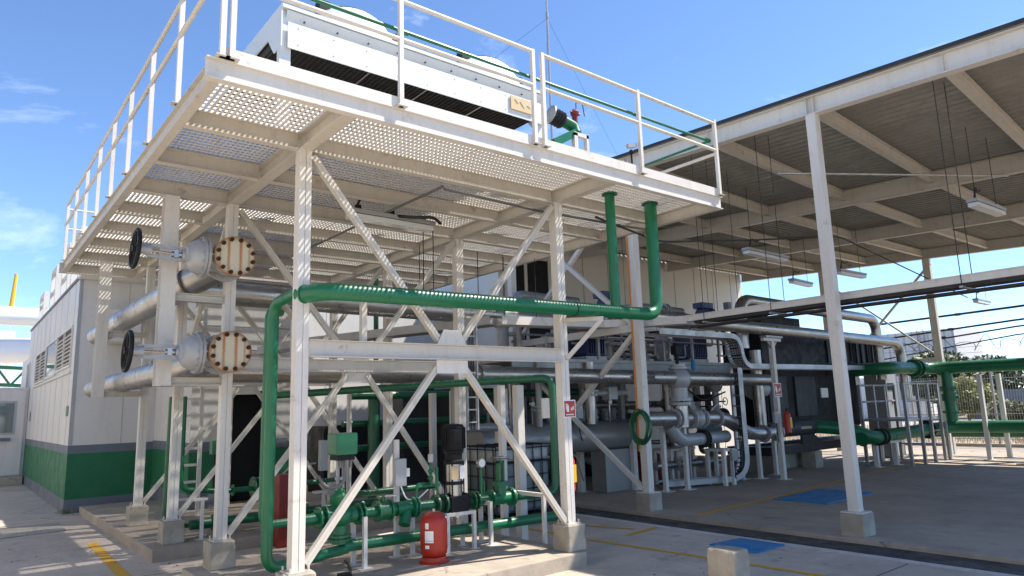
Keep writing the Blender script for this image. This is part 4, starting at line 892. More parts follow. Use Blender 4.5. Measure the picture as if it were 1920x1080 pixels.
for z0_, z1_, mt_, d_ in ((.155, .42, 'wgrey', .008), (.42, 1.14, 'wgreen', .006), (1.14, 1.31, 'wgrey', .009)):
    MB().box(EX0-d_, EX0-.0005, EY, EY+2.88, z0_, z1_).build('painted_band', mt_, en)
for z in (2.55, 2.98, 3.42): MB().box(EX0, EX1, EY-.005, EY-.0005, z, z+.014).build('panel_joint', 'wgrey', en)
d = MB(); d.box(1.74, 2.44, EY+.55, EY+.60, .16, 2.21); d.build('door', 'black', en)
f = MB(); f.box(1.67, 1.72, EY-.03, EY-.0005, .16, 2.27); f.box(2.46, 2.51, EY-.03, EY-.0005, .16, 2.27); f.box(1.72, 2.46, EY-.03, EY-.0005, 2.22, 2.27); f.build('door_frame', 'white', en)
# roof unit pieces on left building seen between columns
ac = MB(); ac.box(-.05, .55, 9.7, 10.2, 3.3, 3.95); tag(ac.build('wall_unit', 'white', bevel=.02), 'white boxed air unit on the wall behind the left hanger column', 'air unit')
# site ladder behind the third column
ld = thing('ladder', 'white fixed ladder against the banded wall behind the left columns', 'ladder', (.55, 6.55, .15))
for x in (.50, .93): MB().box(x-.03, x+.03, 6.5, 6.55, .155, 3.6).build('side_rail', 'white', ld)
for i in range(12): MB().box(.53, .90, 6.505, 6.545, .42+i*.27, .46+i*.27).build('rung', 'white', ld)
# green pipes at the left under the platform
gl_ = 'green pipes behind the left columns'
pipe_thing('green_pipe', 'green drop pipe left of the third left column bending near the floor', 'pipe', [(.02, 4.6, 2.05), (.0, 4.6, .30), (1.4, 4.6, .28)], .038, 'dgreen', .14, group=None, n=12)
pipe_thing('green_pipe', 'green drop pipe right of the third left column with sunlit elbow', 'pipe', [(.17, 4.55, 2.05), (.17, 4.55, .78), (.75, 4.62, .70), (2.8, 4.75, .70)], .036, 'green', .13, n=12, flanges=[((.9, 4.63, .70), (1, 0, 0), .08), ((1.5, 4.67, .70), (1, 0, 0), .08)])
pipe_thing('green_pipe', 'dark green line on the rear pad behind the second left column', 'pipe', [(.25, 4.3, .33), (3.6, 4.4, .32)], .07, 'dgreen', n=14, flanges=[((.55, 4.31, .33), (1, 0, 0), .11), ((1.9, 4.35, .325), (1, 0, 0), .11)])
mv = thing('motor_valve', 'dark green motorised valve group on the rear pad line', 'valve', (1.6, 4.7, .55)); g = MB(); g.tube((1.25, 4.66, .72), (1.75, 4.70, .72), .13, 16); g.flange((1.2, 4.66, .72), (1, 0, 0), .14, .03); g.flange((1.8, 4.7, .72), (1, 0, 0), .14, .03); g.build('valve_body', 'dgreen', mv); g = MB(); g.path([(1.6, 4.6, .85), (1.7, 4.5, .98), (2.1, 4.5, 1.0)], .014, .06, 6); g.build('lever', 'lgrey', mv)
a2 = thing('actuated_valve', 'small green actuator box on a post behind the second left column', 'valve', (.66, 4.75, .7)); g = MB(); g.box(.60, .74, 4.66, 4.80, 1.22, 1.42); g.build('actuator_box', 'green', a2, .01); g = MB(); g.tube((.67, 4.73, .72), (.67, 4.73, 1.22), .03, 8); g.path([(.72, 4.7, 1.2), (.74, 4.6, 1.05), (.66, 4.6, .95)], .014, .05, 6); g.build('stem', 'black', a2)
gs2 = 'small white pipe stands on the rear pad'
def stand2(x, y, h, label):
    t = thing('pipe_stand', label, 'pipe stand', (x, y, .152), gs2); g = MB(); g.box(x-.02, x+.02, y-.02, y+.02, .16, .152+h); g.build('post', 'white', t); g = MB(); g.box(x-.07, x+.07, y-.06, y+.06, .152, .16); g.build('foot_plate', 'white', t); g = MB(); g.box(x-.12, x+.06, y-.02, y+.15, .152+h, .152+h+.03); g.build('arm', 'white', t)
stand2(.36, 4.15, .50, 'small white stand under the sunlit green elbow'); stand2(1.25, 4.2, .42, 'small white stand between the second and nearest left columns'); stand2(2.1, 4.2, .42, 'small white stand right of the tall green riser pipes')
gb = MB(); gb.box(2.05, 2.16, 4.2, 4.3, .9, 1.35); tag(gb.build('control_box', 'lgrey', bevel=.006), 'narrow grey control box behind the tall green risers', 'control box')
rb = MB(); rb.box(1.16, 1.38, 3.5, 3.72, .01, .95); tag(rb.build('red_cabinet', 'dred', bevel=.01), 'dark red cabinet on the floor behind the nearest column', 'cabinet')
# dark manifolds and posts in the shade between the platform columns
pipe_thing('green_pipe', 'upper dark green rack pipe across the shaded rear of the platform', 'pipe', [(3.2, 5.6, 2.05), (9.5, 5.6, 2.05)], .075, 'dgreen', n=12)
pipe_thing('green_pipe', 'middle dark green rack pipe across the shaded rear of the platform', 'pipe', [(3.2, 5.9, 1.55), (7.5, 5.9, 1.55)], .06, 'dgreen', n=12)
pipe_thing('green_pipe', 'lower dark green rack pipe across the shaded rear of the platform', 'pipe', [(3.2, 5.9, 1.10), (7.5, 5.9, 1.10)], .06, 'dgreen', n=12)
pipe_thing('green_pipe', 'dark green vertical rack pipe between the rear columns', 'pipe', [(3.75, 5.75, .2), (3.75, 5.75, 2.0)], .11, 'dgreen', n=14)
pipe_thing('green_pipe', 'dark green pipe dropping from the platform above the cable tray', 'pipe', [(3.5, 5.2, 2.6), (3.5, 5.2, 4.2)], .045, 'dgreen', n=12)
pipe_thing('green_pipe', 'low dark green pipe behind the front pad valves', 'pipe', [(1.9, 3.2, .62), (3.6, 3.3, .62)], .05, 'dgreen', n=12)
pipe_thing('grey_pipe', 'grey vertical pipe with bend left of the black pump motor', 'pipe', [(3.9, 3.3, 2.2), (3.9, 3.3, 1.45), (5.2, 3.6, 1.42)], .07, 'grey', .14, n=14)
pipe_thing('grey_pipe', 'tall grey conduit riser above the black pump motor', 'pipe', [(3.35, 2.2, 1.5), (3.35, 2.2, 3.0)], .035, 'grey', n=10)
cl = thing('cable_ladder', 'narrow vertical cable ladder above the black pump', 'cable ladder', (3.55, 2.4, 1.5)); g = MB(); g.box(3.48, 3.50, 2.35, 2.40, 1.45, 3.0); g.box(3.66, 3.68, 2.35, 2.40, 1.45, 3.0)
for i in range(8): g.box(3.5, 3.66, 2.36, 2.38, 1.55+i*.18, 1.57+i*.18)
g.build('frame', 'galv', cl); g = MB()
for i in range(4): g.tube((3.53+i*.03, 2.38, 1.45), (3.53+i*.03, 2.38, 3.0), .010, 6)
g.build('cables', 'drain', cl)
gpw = 'white posts carrying the pipe rack'
for i, (x, y, h, wd) in enumerate(((4.05, 3.6, 1.9, .07), (4.3, 4.6, 1.9, .10), (5.0, 3.6, 1.95, .10), (5.55, 4.2, 1.95, .16), (2.7, 4.6, 1.9, .06), (2.2, 5.4, 1.9, .09), (7.9, 4.62, 1.05, .12), (8.8, 3.96, 1.2, .11), (10.2, 6.05, 2.1, .12))):
    g = MB(); g.box(x-wd/2, x+wd/2, y-wd/2, y+wd/2, .012, h+.15); po = thing('rack_post', ('slim white rack post behind the pump motor', 'white rack post in the dark behind the motor', 'white rack post left of the liquid tank', 'broad white rack post right of the liquid tank', 'slim white rack post between the left V braces', 'white rack post nearest the plant room door', 'short white post under the big grey vessel left end', 'white post beside the rust stained canopy post', 'white post behind the grey vessel')[i], 'post', (x, y, .01), gpw); g.build('post', 'white', po); g = MB(); g.box(x-wd, x+wd, y-wd, y+wd, .0015 if y < 3.8 or x > 6.2 else .1525, .0135 if y < 3.8 or x > 6.2 else .17); g.build('foot_plate', 'white', po)
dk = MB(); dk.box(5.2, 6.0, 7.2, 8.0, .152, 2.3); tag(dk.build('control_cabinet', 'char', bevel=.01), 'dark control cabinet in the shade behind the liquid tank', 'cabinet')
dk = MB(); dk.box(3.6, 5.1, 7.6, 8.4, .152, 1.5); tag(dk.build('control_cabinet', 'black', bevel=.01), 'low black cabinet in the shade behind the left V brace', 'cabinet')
# ================================================================ hall wall at the back of the bay
hall = thing('hall', 'tall cream panel hall closing the back of the open bay', 'building', (14, 8.7, 0))
g = MB(); g.box(9.05, 20.75, 8.68, 16.0, 0, 6.9); g.build('wall', 'hall', hall)
for i in range(10): MB().box(10.1+i*1.1, 10.112+i*1.1, 8.672, 8.6795, 0, 6.4).build('panel_joint', 'wgrey', hall)
d = MB(); d.box(9.3, 10.9, 8.655, 8.6795, 3.6, 5.9); d = d.build('opening', 'black', hall)
for x in (9.28, 10.0, 10.9): MB().box(x-.05, x+.05, 8.63, 8.6545, 3.55, 5.95).build('opening_frame', 'white', hall)
lv = MB(); lv.box(13.2, 15.6, 8.655, 8.6795, 2.85, 4.0); lv = lv.build('louvre_panel', 'black', hall)
for i in range(7): MB().bar((13.2, 8.64, 2.95+i*.16), (15.6, 8.64, 2.95+i*.16), .06, .075, (0, .5, 1)).build('slat', 'hall', lv)
# ================================================================ main silver header and equipment in the bay
hd = pipe_thing('header_pipe', 'long silver header pipe with black flow arrow crossing behind the front right column', 'pipe', [(4.2, 3.02, 2.30), (12.6, 3.02, 2.20)], .135, 'silver', seams=1.3, n=18, flanges=[((4.15, 3.02, 2.30), (1, 0, 0), .19)])
g = MB(); yq = 3.02 - .139; g.poly([(7.62, yq, 2.255), (7.82, yq, 2.32), (7.82, yq, 2.285), (8.35, yq, 2.28), (8.35, yq, 2.215), (7.82, yq, 2.22), (7.82, yq, 2.185)], .006, (0, 1, 0)); g.build('flow_arrow', 'inkblack', hd)
gq = thing('globe_valve', 'cream globe valve with dark stem on the silver header', 'globe valve', (9.25, 3.0, 1.9)); g = MB(); g.ball((9.25, 3.02, 2.22), .25, 18, 12); g.tube((9.25, 3.02, 2.22), (9.25, 3.02, 1.80), .17, 18); g.lathe([(0, .20), (.04, .20), (.05, .16), (.10, .16)], (9.25, 3.02, 2.42), (0, 0, 1), 18); g.build('valve_body', 'lgrey', gq)
MB().flange((9.25, 3.02, 1.80), (0, 0, 1), .23, .05, 10).build('flange', 'lgrey', gq); MB().flange((9.25, 3.02, 1.72), (0, 0, 1), .23, .05, 10).build('flange', 'lgrey', gq); g = MB(); g.tube((9.25, 3.02, 2.5), (9.25, 3.02, 2.80), .035, 8); g.box(9.15, 9.35, 2.95, 3.09, 2.72, 2.90); g.build('actuator', 'black', gq)
pipe_thing('silver_pipe', 'vertical silver pipe dropping from the cream globe valve', 'pipe', [(9.25, 3.02, 1.68), (9.25, 3.02, 1.25)], .155, 'silver', n=16)
g = MB(); g.bar((9.40, 3.05, 1.9), (9.9, 3.05, 1.35), .12, .16); tag(g.build('duct_brace', 'dgrey'), 'dark sloping duct beside the vertical silver pipe', 'duct')
pipe_thing('silver_pipe', 'silver mid height pipe with flanges bending down before the cable ladder', 'pipe', [(8.1, 3.02, 1.45), (10.75, 3.02, 1.385), (11.6, 3.02, 1.0), (12.9, 3.02, .98)], .145, 'silver', .32, flanges=[((9.0, 3.02, 1.43), (1, 0, 0), .20), ((9.10, 3.02, 1.43), (1, 0, 0), .20), ((10.45, 3.02, 1.39), (1, 0, 0), .20), ((12.2, 3.02, .98), (1, 0, 0), .2), ((12.75, 3.02, .98), (1, 0, 0), .20)], fmat='lgrey', n=18)
bf = thing('wafer_valve', 'pale double flanged valve on the mid height silver pipe', 'valve', (9.75, 3.0, 1.3)); g = MB(); g.ball((9.75, 3.02, 1.405), .20, 16, 10, (.9, 1, 1)); g.flange((9.55, 3.02, 1.41), (1, 0, 0), .21, .04, 10); g.flange((9.92, 3.02, 1.405), (1, 0, 0), .21, .04, 10); g.build('valve_body', 'lgrey', bf); g = MB(); g.bar((10.1, 2.9, 1.55), (10.25, 2.8, 1.72), .05, .02); g.build('lever', 'lgrey', bf)
pipe_thing('silver_pipe', 'lower grey elbow pipe below the mid height silver pipe', 'pipe', [(8.95, 3.1, 1.30), (9.25, 3.1, .98), (10.1, 3.1, .98), (11.0, 3.2, .98)], .13, 'lgrey', .3, flanges=[((10.0, 3.1, .98), (1, 0, 0), .19), ((10.08, 3.1, .98), (1, 0, 0), .19)], n=16, fmat='rubber')
ves = thing('vessel', 'big grey horizontal vessel behind the front right column', 'vessel', (7.6, 3.9, .8)); g = MB(); g.tube((4.9, 4.2, 1.15), (9.0, 4.2, 1.12), .30, 24); g.build('shell', 'grey', ves); g = MB(); g.lathe([(0, .30), (.12, .25), (.18, .12)], (9.0, 4.2, 1.12), (1, 0, 0), 24); g.build('end_cap', 'grey', ves)
g = MB(); g.box(8.0, 8.9, 4.0, 4.4, .012, .84); g.build('saddle', 'grey', ves)
for i, (x, y, lb) in enumerate(((6.85, 3.9, 'grey flanged vertical pipe left of the rust stained post'), (7.55, 3.9, 'silver vertical pipe with heavy flange left of the rust stained post'), (6.2, 3.9, 'thin grey vertical pipe right beside the front right column'))):
    r = (.075, .115, .06)[i]; z = (1.72, 1.95, 1.68)[i]
    t = pipe_thing('riser_pipe', lb, 'pipe', [(x, y, 1.38), (x, y, 2.6)], r, ('grey', 'silver', 'grey')[i], flanges=[((x, y, z), (0, 0, 1), r*1.55), ((x, y, z+.07), (0, 0, 1), r*1.7)], fmat='lgrey', n=16)
sv = thing('side_valve', 'pale pipe branch with flange between the flanged riser and rust stained post', 'valve', (7.9, 3.9, 1.9)); g = MB(); g.tube((7.65, 3.9, 1.98), (8.6, 3.9, 1.98), .06, 12); g.box(8.0, 8.25, 3.8, 4.0, 1.85, 2.1); g.build('body', 'lgrey', sv)
# mezzanine
mz = thing('mezzanine', 'grey steel mezzanine with tube railing above the silver header', 'mezzanine', (9, 4.5, 2.45))
g = MB(); g.box(5.6, 13.2, 3.95, 7.8, 2.60, 2.66); g.build('deck', 'grey', mz); g = MB(); g.ibeam((5.6, 3.93, 2.50), (13.2, 3.93, 2.50), .20, .10); g.ibeam((5.6, 7.7, 2.50), (13.2, 7.7, 2.50), .20, .10); g.build('deck_beam', 'grey', mz)
for i in range(8):
    x = 5.8 + i*1.04; MB().box(x-.025, x+.025, 3.90, 3.95, 2.665, 3.50).build('rail_post', 'grey', mz)
for z in (3.48, 3.1): MB().tube((5.8, 3.925, z), (13.1, 3.925, z), .02, 8).build('hand_rail', 'grey', mz)
for x in (6.5, 9.6, 12.9): MB().box(x-.06, x+.06, 4.9, 5.02, .012, 2.40).build('mezzanine_post', 'grey', mz)
gm = 'navy motors on the mezzanine'
for x, lb in ((8.0, 'navy blue motor on the mezzanine left of the rust stained post'), (11.55, 'navy blue upright motor on the mezzanine right of the rust stained post')):
    t = thing('motor', lb, 'motor', (x, 4.4, 2.67), gm); g = MB(); g.box(x-.28, x+.28, 4.1, 4.7, 2.75, 3.45); g.build('motor_body', 'navy', t, .04); g = MB()
    for i in range(8): g.box(x-.26+i*.066, x-.24+i*.066, 4.06, 4.10, 2.8, 3.4)
    g.build('cooling_fins', 'navy', t); g = MB(); g.box(x-.3, x+.3, 4.1, 4.7, 2.665, 2.745); g.build('base', 'lgrey', t)
cp = thing('cluster', 'tangle of grey compressors and flanged pipes on the mezzanine', 'compressors', (10, 5.2, 2.67))
random.seed(11)
for i in range(11):
    x = 6.2+i*.62; g = MB(); r = random.uniform(.09, .17); y = 4.5+random.random()*.8; h = random.uniform(.5, .95)
    g.tube((x, y, 2.665), (x, y, 2.67+h), r, 12); g.lathe([(0, r*1.3), (.04, r*1.3)], (x, y, 2.75), (0, 0, 1), 12); g.lathe([(0, r*1.35), (.05, r*1.35)], (x, y, 2.62+h*.8), (0, 0, 1), 12); g.path([(x, y, 2.66+h*.6), (x+.25, y-.2, 2.66+h*.6), (x+.3, y-.25, 2.75)], r*.35, .1, 8); g.build('compressor', random.choice(('grey', 'lgrey', 'dgrey')), cp)
g = MB()
for i in range(12): x = 6.3+i*.55; z = 2.75+random.random()*.5; g.path([(x, 4.2, z), (x+.4, 4.2, z), (x+.4, 4.2, z+.3), (x+.7, 4.3, z+.3)], .022, .08, 8)
g.build('small_pipes', 'lgrey', cp)
# silencers and pipes above the mezzanine
for k, (x0, lb) in enumerate(((9.9, 'upper right grey valve train with navy motor against the cream hall wall'), (6.3, 'upper left grey valve train behind the first green riser'))):
    t = thing('valve_train', lb, 'valve train', (x0, 4.6, 3.9), 'valve trains above the mezzanine')
    g = MB(); g.path([(x0, 4.6, 3.62), (x0, 4.6, 3.98), (x0+1.7, 4.6, 3.95)], .10, .18, 12); g.tube((x0+.5, 4.45, 3.80), (x0+2.4, 4.45, 3.80), .085, 12); g.build('pipe', 'grey', t)
    MB().flange((x0+1.0, 4.6, 3.96), (1, 0, 0), .16, .05).build('flange', 'lgrey', t); MB().flange((x0+1.1, 4.6, 3.96), (1, 0, 0), .16, .05).build('flange', 'lgrey', t); MB().flange((x0+1.5, 4.45, 3.8), (1, 0, 0), .13, .05).build('flange', 'lgrey', t)
    g = MB(); g.tube((x0+2.45, 4.55, 3.90), (x0+2.8, 4.55, 3.90), .22, 16); g.box(x0+2.3, x0+2.75, 4.4, 4.7, 4.08, 4.22); g.build('motor', 'navy', t); g = MB(); g.box(x0+3.15, x0+3.3, 4.4, 4.6, 3.75, 3.98); g.build('small_box', 'lgrey', t); g = MB(); g.box(x0+2.9, x0+3.1, 4.45, 4.6, 3.75, 3.93); g.build('orange_cover', 'orange', t)
    g = MB(); g.box(x0+3.42, x0+3.56, 4.4, 4.55, 3.7, 4.3); g.build('grey_box', 'dgrey', t)
    g = MB(); g.box(x0-.2, x0+3.6, 4.3, 4.8, 3.56, 3.62); g.build('shelf', 'white', t)
    g = MB()
    for xx in (x0, x0+3.3): g.box(xx-.04, xx+.04, 4.5, 4.58, 2.665, 3.555)
    g.build('shelf_post', 'grey', t)
# slim stands in the bay
gb_ = 'slim white pipe stands on the bay floor'
def bstand(x, y, h, label, wd=.08, arm=None):
    t = thing('pipe_stand', label, 'pipe stand', (x, y, 0), gb_); g = MB(); g.box(x-wd/2, x+wd/2, y-wd/2, y+wd/2, .012, h); g.build('post', 'white', t); g = MB(); g.box(x-.14, x+.14, y-.12, y+.12, .0015, .012)
    for dx in (-.1, .1): g.tube((x+dx, y, .012), (x+dx, y, .035), .014, 6)
    g.build('foot_plate', 'white', t)
    if arm: MB().box(x-arm, x+arm, y-.04, y+.04, h+.001, h+.07).build('arm', 'white', t)
bstand(8.9, 3.24, 1.27, 'white pipe stand just right of the canopy post with the hose'); bstand(9.42, 3.11, 1.24, 'white pipe stand under the flanged joint of the silver pipe'); bstand(12.09, 2.55, 3.05, 'tall white post with red sign in front of the black machine', .10, .35)
bstand(11.65, 3.3, .85, 'white pipe stand behind the vertical cable ladder'); bstand(11.95, 3.03, .84, 'white pipe stand under the last flanged silver pipe section'); bstand(12.9, 3.2, .84, 'white pipe stand at the end of the silver pipe by the black machine'); bstand(10.92, 4.1, .9, 'slim white stand deep behind the first table frame')
def table(x0, x1, y0, y1, h, label):
    t = thing('pipe_table', label, 'frame', ((x0+x1)/2, (y0+y1)/2, 0), 'white four legged pipe tables')
    for x in (x0, x1):
        for y in (y0, y1): g = MB(); g.box(x-.035, x+.035, y-.035, y+.035, .002, h); g.build('leg', 'white', t)
    g = MB(); g.box(x0-.05, x1+.05, y0-.05, y1+.05, h+.001, h+.05); g.build('table_top', 'white', t)
table(9.75, 10.5, 3.75, 4.2, .72, 'white pipe table left of the lower grey elbow'); table(10.35, 10.65, 2.85, 3.25, .70, 'white pipe table just left of the bent cable ladder')
dr = MB(); dr.lathe([(0, .30), (.6, .30), (.68, .2), (.7, .05)], (9.9, 4.55, .01), (0, 0, 1), 18); tag(dr.build('red_vessel', 'dred'), 'dark red vessel in the shade behind the white pipe stands', 'vessel')
# bent cable ladder
def ladder_path(name, label, pts, wd, side, mat='galv', bend=.45):
    t = thing(name, label, 'cable ladder', pts[0], 'bent cable ladders in the bay'); s = vec(side).normalized()*wd/2; fp = fillet(pts, bend, 8)
    for k in (-1, 1):
        g = MB()
        for a, b in zip(fp, fp[1:]):
            d = (b-a).normalized(); g.bar(a+s*k - d*.002, b+s*k + d*.002, .016, .11, up=d.cross(s))
        g.build('side_rail', mat, t)
    g = MB(); L = 0
    for a, b in zip(fp, fp[1:]):
        n = max(1, int((b-a).length/.22))
        for i in range(n): c = a.lerp(b, (i+.5)/n); g.bar(c-s, c+s, .02, .035)
    g.build('rung', mat, t); g = MB()
    for k in (-.5, -.2, .15, .5): g.sweep([p + s*k for p in fp], .014, 6)
    g.build('cables', 'black', t)
ladder_path('cable_ladder', 'cable ladder curving down and running right in front of the black machine', [(8.2, 2.75, 3.12), (10.9, 2.75, 3.12), (11.0, 2.75, 2.48), (16.6, 2.75, 2.50)], .35, (0, 1, 0))
ladder_path('cable_ladder', 'vertical cable ladder standing right of the white pipe table and bending back at the floor', [(11.05, 2.85, 2.45), (11.05, 2.85, .12), (9.2, 3.6, .10)], .30, (.4, 1, 0))
# top silver pipes at right
pipe_thing('insulated_pipe', 'long silver clad pipe passing over the black machine and dropping at its right end', 'pipe', [(6.9, 2.55, 3.42), (10.2, 2.55, 3.34), (18.9, 2.55, 3.24), (18.9, 2.55, 1.6)], .135, 'silver', .45, seams=.9, n=18)
pipe_thing('silver_pipe', 'upper silver pipe with left elbow above the black machine', 'pipe', [(11.5, 2.9, 2.9), (11.5, 2.9, 4.03), (18.3, 2.9, 3.93), (18.3, 2.9, 2.2)], .135, 'silver', .40, n=16)
ps = thing('pipe_support', 'grey T shaped support below the long silver clad pipe', 'support', (12.09, 2.55, 3.0)); g = MB(); g.box(11.75, 12.45, 2.46, 2.62, 3.125, 3.17); g.bar((11.85, 2.55, 3.12), (12.06, 2.55, 2.9), .04, .04); g.bar((12.35, 2.55, 3.12), (12.13, 2.55, 2.9), .04, .04); g.build('head', 'grey', ps)
pipe_thing('riser_pipe', 'thick silver vertical pipe left of the black machine', 'pipe', [(12.35, 3.15, 1.1), (12.35, 3.15, 2.9)], .135, 'silver', flanges=[((12.35, 3.15, 2.3), (0, 0, 1), .15)], n=16)
# black machine
bmx = thing('screw_compressor', 'large black industrial machine with ribbed hood and charcoal panels under the canopy', 'machine', (15, 4, .0))
g = MB(); g.box(13.0, 16.0, 3.35, 4.35, .95, 2.55); g.build('main_cabinet', 'black', bmx, .03); g = MB(); g.box(13.05, 16.2, 3.4, 4.5, 2.56, 3.45); g.build('upper_cabinet', 'black', bmx, .03)
g = MB(); g.box(13.3, 15.2, 3.5, 4.4, 3.46, 3.85); g.build('top_box', 'black', bmx, .03)
g = MB(); g.box(14.3, 15.3, 3.30, 3.345, 1.30, 2.30); g.build('door_panel', 'char', bmx, .01); g = MB(); g.box(13.1, 13.9, 3.31, 3.345, 1.15, 2.3); g.build('door_panel', 'char', bmx, .01)
g = MB(); g.box(15.6, 15.95, 3.31, 3.345, 1.75, 2.0); g.build('control_panel', 'lettering', bmx, .004)
g = MB(); g.box(16.25, 19.2, 3.45, 4.8, 2.65, 3.40); g.build('ribbed_hood', 'char', bmx, .02); g = MB()
for i in range(9): x = 16.35+i*.34; g.box(x, x+.12, 3.40, 4.75, 3.41, 3.50); g.box(x, x+.10, 3.40, 3.445, 2.7, 3.4)
g.build('hood_rib', 'char', bmx)
g = MB()
for i in range(6): g.box(16.3+i*.5, 16.32+i*.5, 3.38, 3.42, 2.68, 3.38)
g.build('seam', 'black', bmx)
g = MB(); g.lathe([(0, .5), (.1, .62), (1.7, .62), (1.8, .5)], (17.6, 3.9, .95), (0, 0, 1), 28); g.build('separator_drum', 'black', bmx); g = MB(); g.box(16.2, 17.0, 3.6, 4.6, .95, 2.6); g.build('gearbox', 'black', bmx, .05); g = MB(); g.box(17.5, 17.75, 3.265, 3.275, 2.05, 2.3); g.build('name_plate', 'lettering', bmx)
g = MB(); g.tube((12.7, 3.30, 1.02), (14.9, 3.30, 1.02), .19, 20); g.build('cooler_tube', 'char', bmx); g = MB()
for i in range(7): x = 14.02 + i*.075; g.box(x, x+.05, 3.098, 3.108, 1.0, 1.06)
g.build('yellow_lettering', 'card', bmx)
g = MB(); g.box(12.9, 19.4, 3.3, 3.55, .42, .62); g.box(12.9, 19.4, 4.3, 4.5, .42, .62); g.box(12.95, 13.15, 3.55, 4.3, .42, .62); g.poly([(14.3, 3.28, .62), (15.3, 3.28, .62), (14.6, 3.28, 1.0), (14.3, 3.28, 1.0)], .06, (0, 1, 0)); g.build('base_frame', 'char', bmx)
for x in (13.2, 15.0, 19.0): g = MB(); g.box(x-.18, x+.18, 3.25, 3.6, .0015, .415); g.build('concrete_foot', 'plinth', bmx)
g = MB(); g.box(13.0, 16.0, 3.8, 4.6, .001, .4); g.build('concrete_bed', 'plinth', bmx)
g = MB(); g.tube((12.6, 3.5, 2.0), (13.1, 3.5, 2.0), .22, 18); g.flange((12.75, 3.5, 2.0), (1, 0, 0), .26, .05); g.build('inlet', 'lgrey', bmx)
# ================================================================ big green water pipes at right
pipe_thing('green_pipe', 'big green lower water pipe leaving the black machine and running right along the bay edge', 'pipe', [(14.9, 3.30, 1.03), (15.35, 2.5, .95), (15.6, 2.15, .72), (18.75, 2.0, .80), (19.2, 1.55, .85), (19.2, -7, .88)], .165, 'green', .42, flanges=[((15.95, 2.13, .725), (1, 0, 0), .21), ((16.15, 2.12, .73), (1, 0, 0), .20), ((18.6, 2.0, .80), (1, 0, 0), .25)], fmat='rubber', n=20)
gr = bpy.data.objects
pipe_thing('green_pipe', 'big green upper water pipe running right along the bay edge', 'pipe', [(16.75, 3.42, 2.46), (16.75, 2.0, 2.46), (18.9, 2.0, 2.47), (19.2, 1.6, 2.46), (19.2, -7, 2.38)], .165, 'green', .35, flanges=[((18.2, 2.0, 2.47), (1, 0, 0), .24), ((18.45, 2.0, 2.47), (1, 0, 0), .24), ((19.15, 1.72, 2.46), (0, 1, 0), .20)], fmat='dgreen', n=20)
pipe_thing('green_pipe', 'vertical green pipe joining the upper and lower water pipes', 'pipe', [(19.2, 1.55, .9), (19.2, 1.55, 2.4)], .15, 'green', flanges=[((19.2, 1.55, 1.25), (0, 0, 1), .22), ((19.2, 1.55, 1.85), (0, 0, 1), .22), ((19.2, 1.55, 1.92), (0, 0, 1), .22)], n=18)
bfv = MB(); bfv.tube((19.2, 1.55, 1.55), (19.2, 1.55, 1.75), .20, 16); bfv.tube((19.2, 1.3, 1.65), (19.2, 1.55, 1.65), .04, 8); tag(bfv.build('valve', 'dgreen'), 'dark green valve halfway up the vertical green pipe', 'valve')
pipe_thing('green_pipe', 'thinner green pipe hidden behind the lower water pipe at right', 'pipe', [(20.3, 3.0, .62), (20.3, -7, .66)], .12, 'dgreen', n=14)
bstand(15.75, 2.15, .52, 'white pipe stand under the bend of the lower green pipe', .10); bstand(16.6, 2.05, .55, 'white pipe stand beside the bend of the lower green pipe', .10, .3); bstand(17.3, 2.7, .6, 'short white stand behind the lower green pipe near the step', .1)
def tstand(y, x, h, label):
    t = thing('pipe_stand', label, 'pipe stand', (x, y, 0), 'tall white stands under the right water pipes'); g = MB(); g.box(x-.06, x+.06, y-.05, y+.05, .012, h); g.build('post', 'white', t); g = MB(); g.box(x-.14, x+.14, y-.12, y+.12, .0015, .012); g.build('foot_plate', 'white', t)
tstand(1.75, 19.35, .68, 'short white stand below the tee of the green water pipes'); tstand(.72, 19.05, 2.24, 'tall white stand in front of the right water pipes'); tstand(.55, 20.0, 2.25, 'tall white stand behind the right water pipes')
# step-over platform
so_ = thing('step_platform', 'galvanised step over platform with tube rails at the lower green pipe', 'step platform', (17.4, 2.3, 0))
g = MB(); g.box(16.3, 18.4, 1.55, 2.65, 1.10, 1.16); g.build('tread_deck', 'galv', so_)
for x, y in ((16.3, 1.55), (17.1, 1.55), (18.4, 1.55), (16.3, 2.65), (17.1, 2.65), (18.4, 2.65), (17.75, 1.55), (17.75, 2.65)): MB().box(x-.035, x+.035, y-.035, y+.035, .002, 2.05).build('post', 'galv', so_)
for z in (2.03, 1.6):
    for y in (1.55, 2.65): MB().tube((16.3, y, z), (18.4, y, z), .025, 8).build('rail', 'galv', so_)
for z in (.75, .4): MB().box(18.38, 18.75, 1.6, 2.6, z, z+.04).build('step', 'galv', so_)
MB().box(18.75, 18.81, 1.55, 1.61, .002, 1.0).build('step_post', 'galv', so_); MB().box(18.75, 18.81, 2.55, 2.61, .002, 1.0).build('step_post', 'galv', so_)
cb = thing('control_cabinet', 'tall pale control cabinet right of the black machine', 'cabinet', (18.9, 3.4, 0)); g = MB(); g.box(18.5, 19.3, 2.9, 3.5, .05, 2.55); g.build('case', 'lgrey', cb, .01); g = MB(); g.box(18.6, 19.0, 2.885, 2.898, 1.9, 2.1); g.build('display', 'black', cb); g = MB(); g.tube((18.8, 2.87, 1.55), (18.8, 2.9, 1.55), .04, 10); g.build('red_button', 'red', cb)
